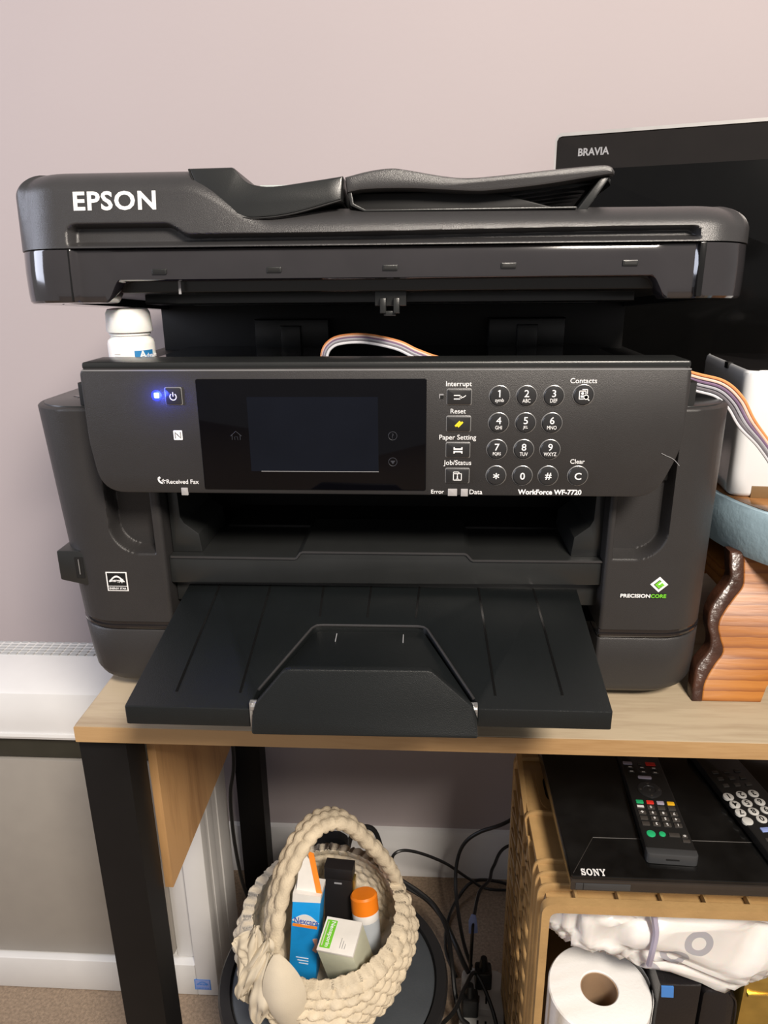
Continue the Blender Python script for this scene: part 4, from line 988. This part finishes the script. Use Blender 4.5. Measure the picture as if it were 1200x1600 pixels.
L(prev, bs.inputs['Base Color'])
b = B(); rs = []; nu, nv = 110, 60
for k in range(nv+1):
    t = k/nv; ring = []
    for i in range(nu):
        a = 2*math.pi*i/nu; d = Vector((math.cos(a)*math.sin(math.pi*t), math.sin(a)*math.sin(math.pi*t), -math.cos(math.pi*t)))
        sq = lambda c: math.copysign(abs(c)**.55, c)
        q = Vector((sq(d.x)*.150, sq(d.y)*.080, sq(d.z)*.050))
        q.z -= .018*ss(-.05, .14, q.x)*0
        low = -.034*math.exp(-((q.x-.050)/.05)**2)*(1 if d.z < 0 else 0)
        n1 = noise.noise(d*2.3+Vector((1, 2, 3))); n2 = 1-abs(noise.noise(Vector((d.x*5+n1, d.y*4, d.z*3))))*2; n3 = 1-abs(noise.noise(d*9))*2
        q += d*(.010*n1+.011*n2+.0045*n3); q.z += low
        q.x = max(-.156, min(.158, q.x)); q.z = min(q.z, .0445)
        ring.append((.300+q.x, .705+q.y, .4245+q.z))
    rs.append(ring)
bag = put('plastic_bag', B().loft(rs), K['bag'], smooth=180, label='crumpled white plastic bag with grey printing stuffed in the crate', category='bag')
put('drawstring', B().tube([(.250, .612, .462), (.2535, .609, .440), (.2515, .607, .415), (.2520, .612, .392)], .0035, 6, 5), K['klilac'], bag)
# --- the rest of the crate's contents
bx = thing('storage_box', (.290, .70, .214), 'black upright box beside the toilet roll, a blue tag on it', 'box')
put('cover', B().box(.2720, .318, .622, .74, .2145, .350, .002), K['leather'], bx)
put('blue_tag', B().prism([(.2745, .3330), (.2880, .3330), (.2865, .3490), (.2730, .3490)], .6205, .6222, 'y'), K['sticker'], bx, label='blue paper tag')
put('grey_flap', B().box(.2650, .311, .640, .735, .3505, .3585, .0008), K['greycard'], bx, label='grey card flap')
bp_ = thing('black_pouch', (.345, .69, .214), 'tall glossy black pouch between grey card and gold packet in the crate', 'pouch')
b = B().prism(rpoly([(.3215, .2145), (.3640, .2145), (.3620, .325), (.3520, .342), (.3215, .340)], [.003, .003, .01, .008, .008], 4), .624, .74, 'y', .006)
put('pouch_body', b, K['leather'], bp_); put('pouch_seam', B().tube([(.3625, .6245, .25), (.3605, .6242, .320), (.3515, .6242, .338)], .0012, 6, 4), K['leather'], bp_)
gd = thing('gold_packet', (.41, .69, .214), 'shiny gold packet at the right side of the tan crate', 'packet')
put('packet_body', B().prism(rpoly([(.3670, .2145), (.4580, .2145), (.4580, .366), (.3600, .366), (.3670, .345)], .004, 3), .628, .75, 'y', .008), K['gold'], gd)
put('packet_fold', B().box(.372, .455, .6245, .630, .333, .337, .001), K['gold'], gd)

# ------------------------------------------------------------------ cords and power strip
def cord(label, pts, r=.0032, extra=None):
    o = put('black_cable', B().tube(pts, r, 8, 8), K['cord'], label=label, category='cord', group='black cords under the desk')
    return o
cord('black cord looping down beside the left rear desk leg', [(-.300, .955, .70), (-.300, .955, .55), (-.2975, .95, .39), (-.3080, .95, .32), (-.3100, .95, .255), (-.3080, .952, .19), (-.302, .953, .130), (-.290, .95, .099), (-.2700, .95, .105), (-.255, .955, .125), (-.23, .97, .10), (-.20, 1.0, .03), (-.16, 1.02, .004)])
cord('black cord rising in a tight arch behind the basket', [(-.16, .95, .004), (-.135, .955, .12), (-.118, .95, .225), (-.1072, .95, .2499), (-.0900, .95, .2610), (-.0745, .95, .252), (-.0640, .95, .215), (-.0555, .95, .173), (-.030, .95, .145), (.0100, .94, .125), (.0380, .92, .105), (.0560, .89, .090), (.0680, .86, .085), (.0760, .845, .082)], .0040)
cord('black cord crossing from the arch toward the crate along the wall', [(-.050, .965, .165), (-.046, .965, .190), (-.032, .97, .196), (-.010, .98, .185), (.020, 1.0, .155), (.050, 1.03, .110), (.09, 1.06, .05), (.13, 1.075, .012), (.22, 1.085, .004), (.32, 1.085, .004)], .0026)
cord('long black cord falling in a curve from the right to the power strip', [(.190, 1.02, .250), (.1394, 1.0, .2316), (.1003, 1.0, .2127), (.0760, 1.0, .190), (.0640, 1.0, .155), (.0600, .98, .120), (.0640, .94, .095), (.0720, .90, .075), (.0820, .87, .065)], .0032)
cord('flat black cord hanging over the rim of the bin', [(-.035, .955, .150), (.000, .94, .138), (.025, .92, .130), (.043, .88, .125), (.0490, .83, .115), (.0530, .80, .095), (.0600, .78, .075), (.0720, .775, .065)], .0036)
cord('thin black cord lying along the baseboard', [(.20, 1.07, .012), (.15, 1.075, .03), (.10, 1.07, .035), (.07, 1.05, .015), (.05, 1.01, .004), (.045, .95, .004), (.06, .90, .004)], .0030)
cord('black cord curling round in front of the power strip', [(.04, .70, .150), (.030, .72, .135), (.050, .755, .120), (.068, .80, .110), (.085, .83, .100), (.105, .80, .080), (.116, .76, .060), (.116, .70, .055), (.112, .655, .030), (.108, .630, .004)], .0030)
cord('black cord behind the plugs running to the right', [(.080, .865, .065), (.0815, .872, .11), (.083, .8725, .16), (.095, .92, .165), (.115, .96, .15), (.126, 1.0, .14), (.16, 1.04, .15), (.28, 1.07, .13), (.36, 1.08, .004)], .0028)
ps = thing('power_strip', (.094, .80, 0), 'white power strip with black plugs on the floor beside the bin', 'power strip', rot=(0, 0, R(-6)))
put('housing', B().prism(rrect(-.034, .034, -.13, .085, .016, 6), .045, .0, 'z', .004), K['strip'], ps)
for y in (-.09, -.05, -.01, .03):
    b = B().prism(rrect(-.014, .014, y-.015, y+.015, .005), .0458, .044, 'z', .0004).prism(rrect(-.0075, -.0045, y-.006, y+.006, .0004), .0462, .045, 'z', m=1).prism(rrect(.0045, .0075, y-.006, y+.006, .0004), .0462, .045, 'z', m=1)
    put('outlet', b, [K['strip'], K['dark']], ps)
for i, (x, y, lb) in enumerate(((-.012, .812, 'black two-part plug on the left of the power strip'), (.012, .858, 'chunky black plug at the far end of the power strip'))):
    q = thing('power_plug', (.088+x, y, .045), lb, 'plug', group='plugs on the power strip')
    put('plug_head', B().prism(rrect(.088+x-.013, .088+x+.013, y-.012, y+.012, .004), .078, .046, 'z', .004), K['cord'], q)
    put('strain_relief', B().lathe([(.008, .078), (.007, .084), (.005, .098)], (.088+x, y, 0), 14), K['cord'], q)
tg = put('paper_tag', B().prism(rpoly([(.0760, .135), (.0900, .137), (.0890, .152), (.0860, .172), (.0790, .174), (.0750, .160)], .002, 3), .868, .8695, 'y', .0003), K['kblue'], label='pale blue paper tag tied to a cord above the power strip', category='tag')
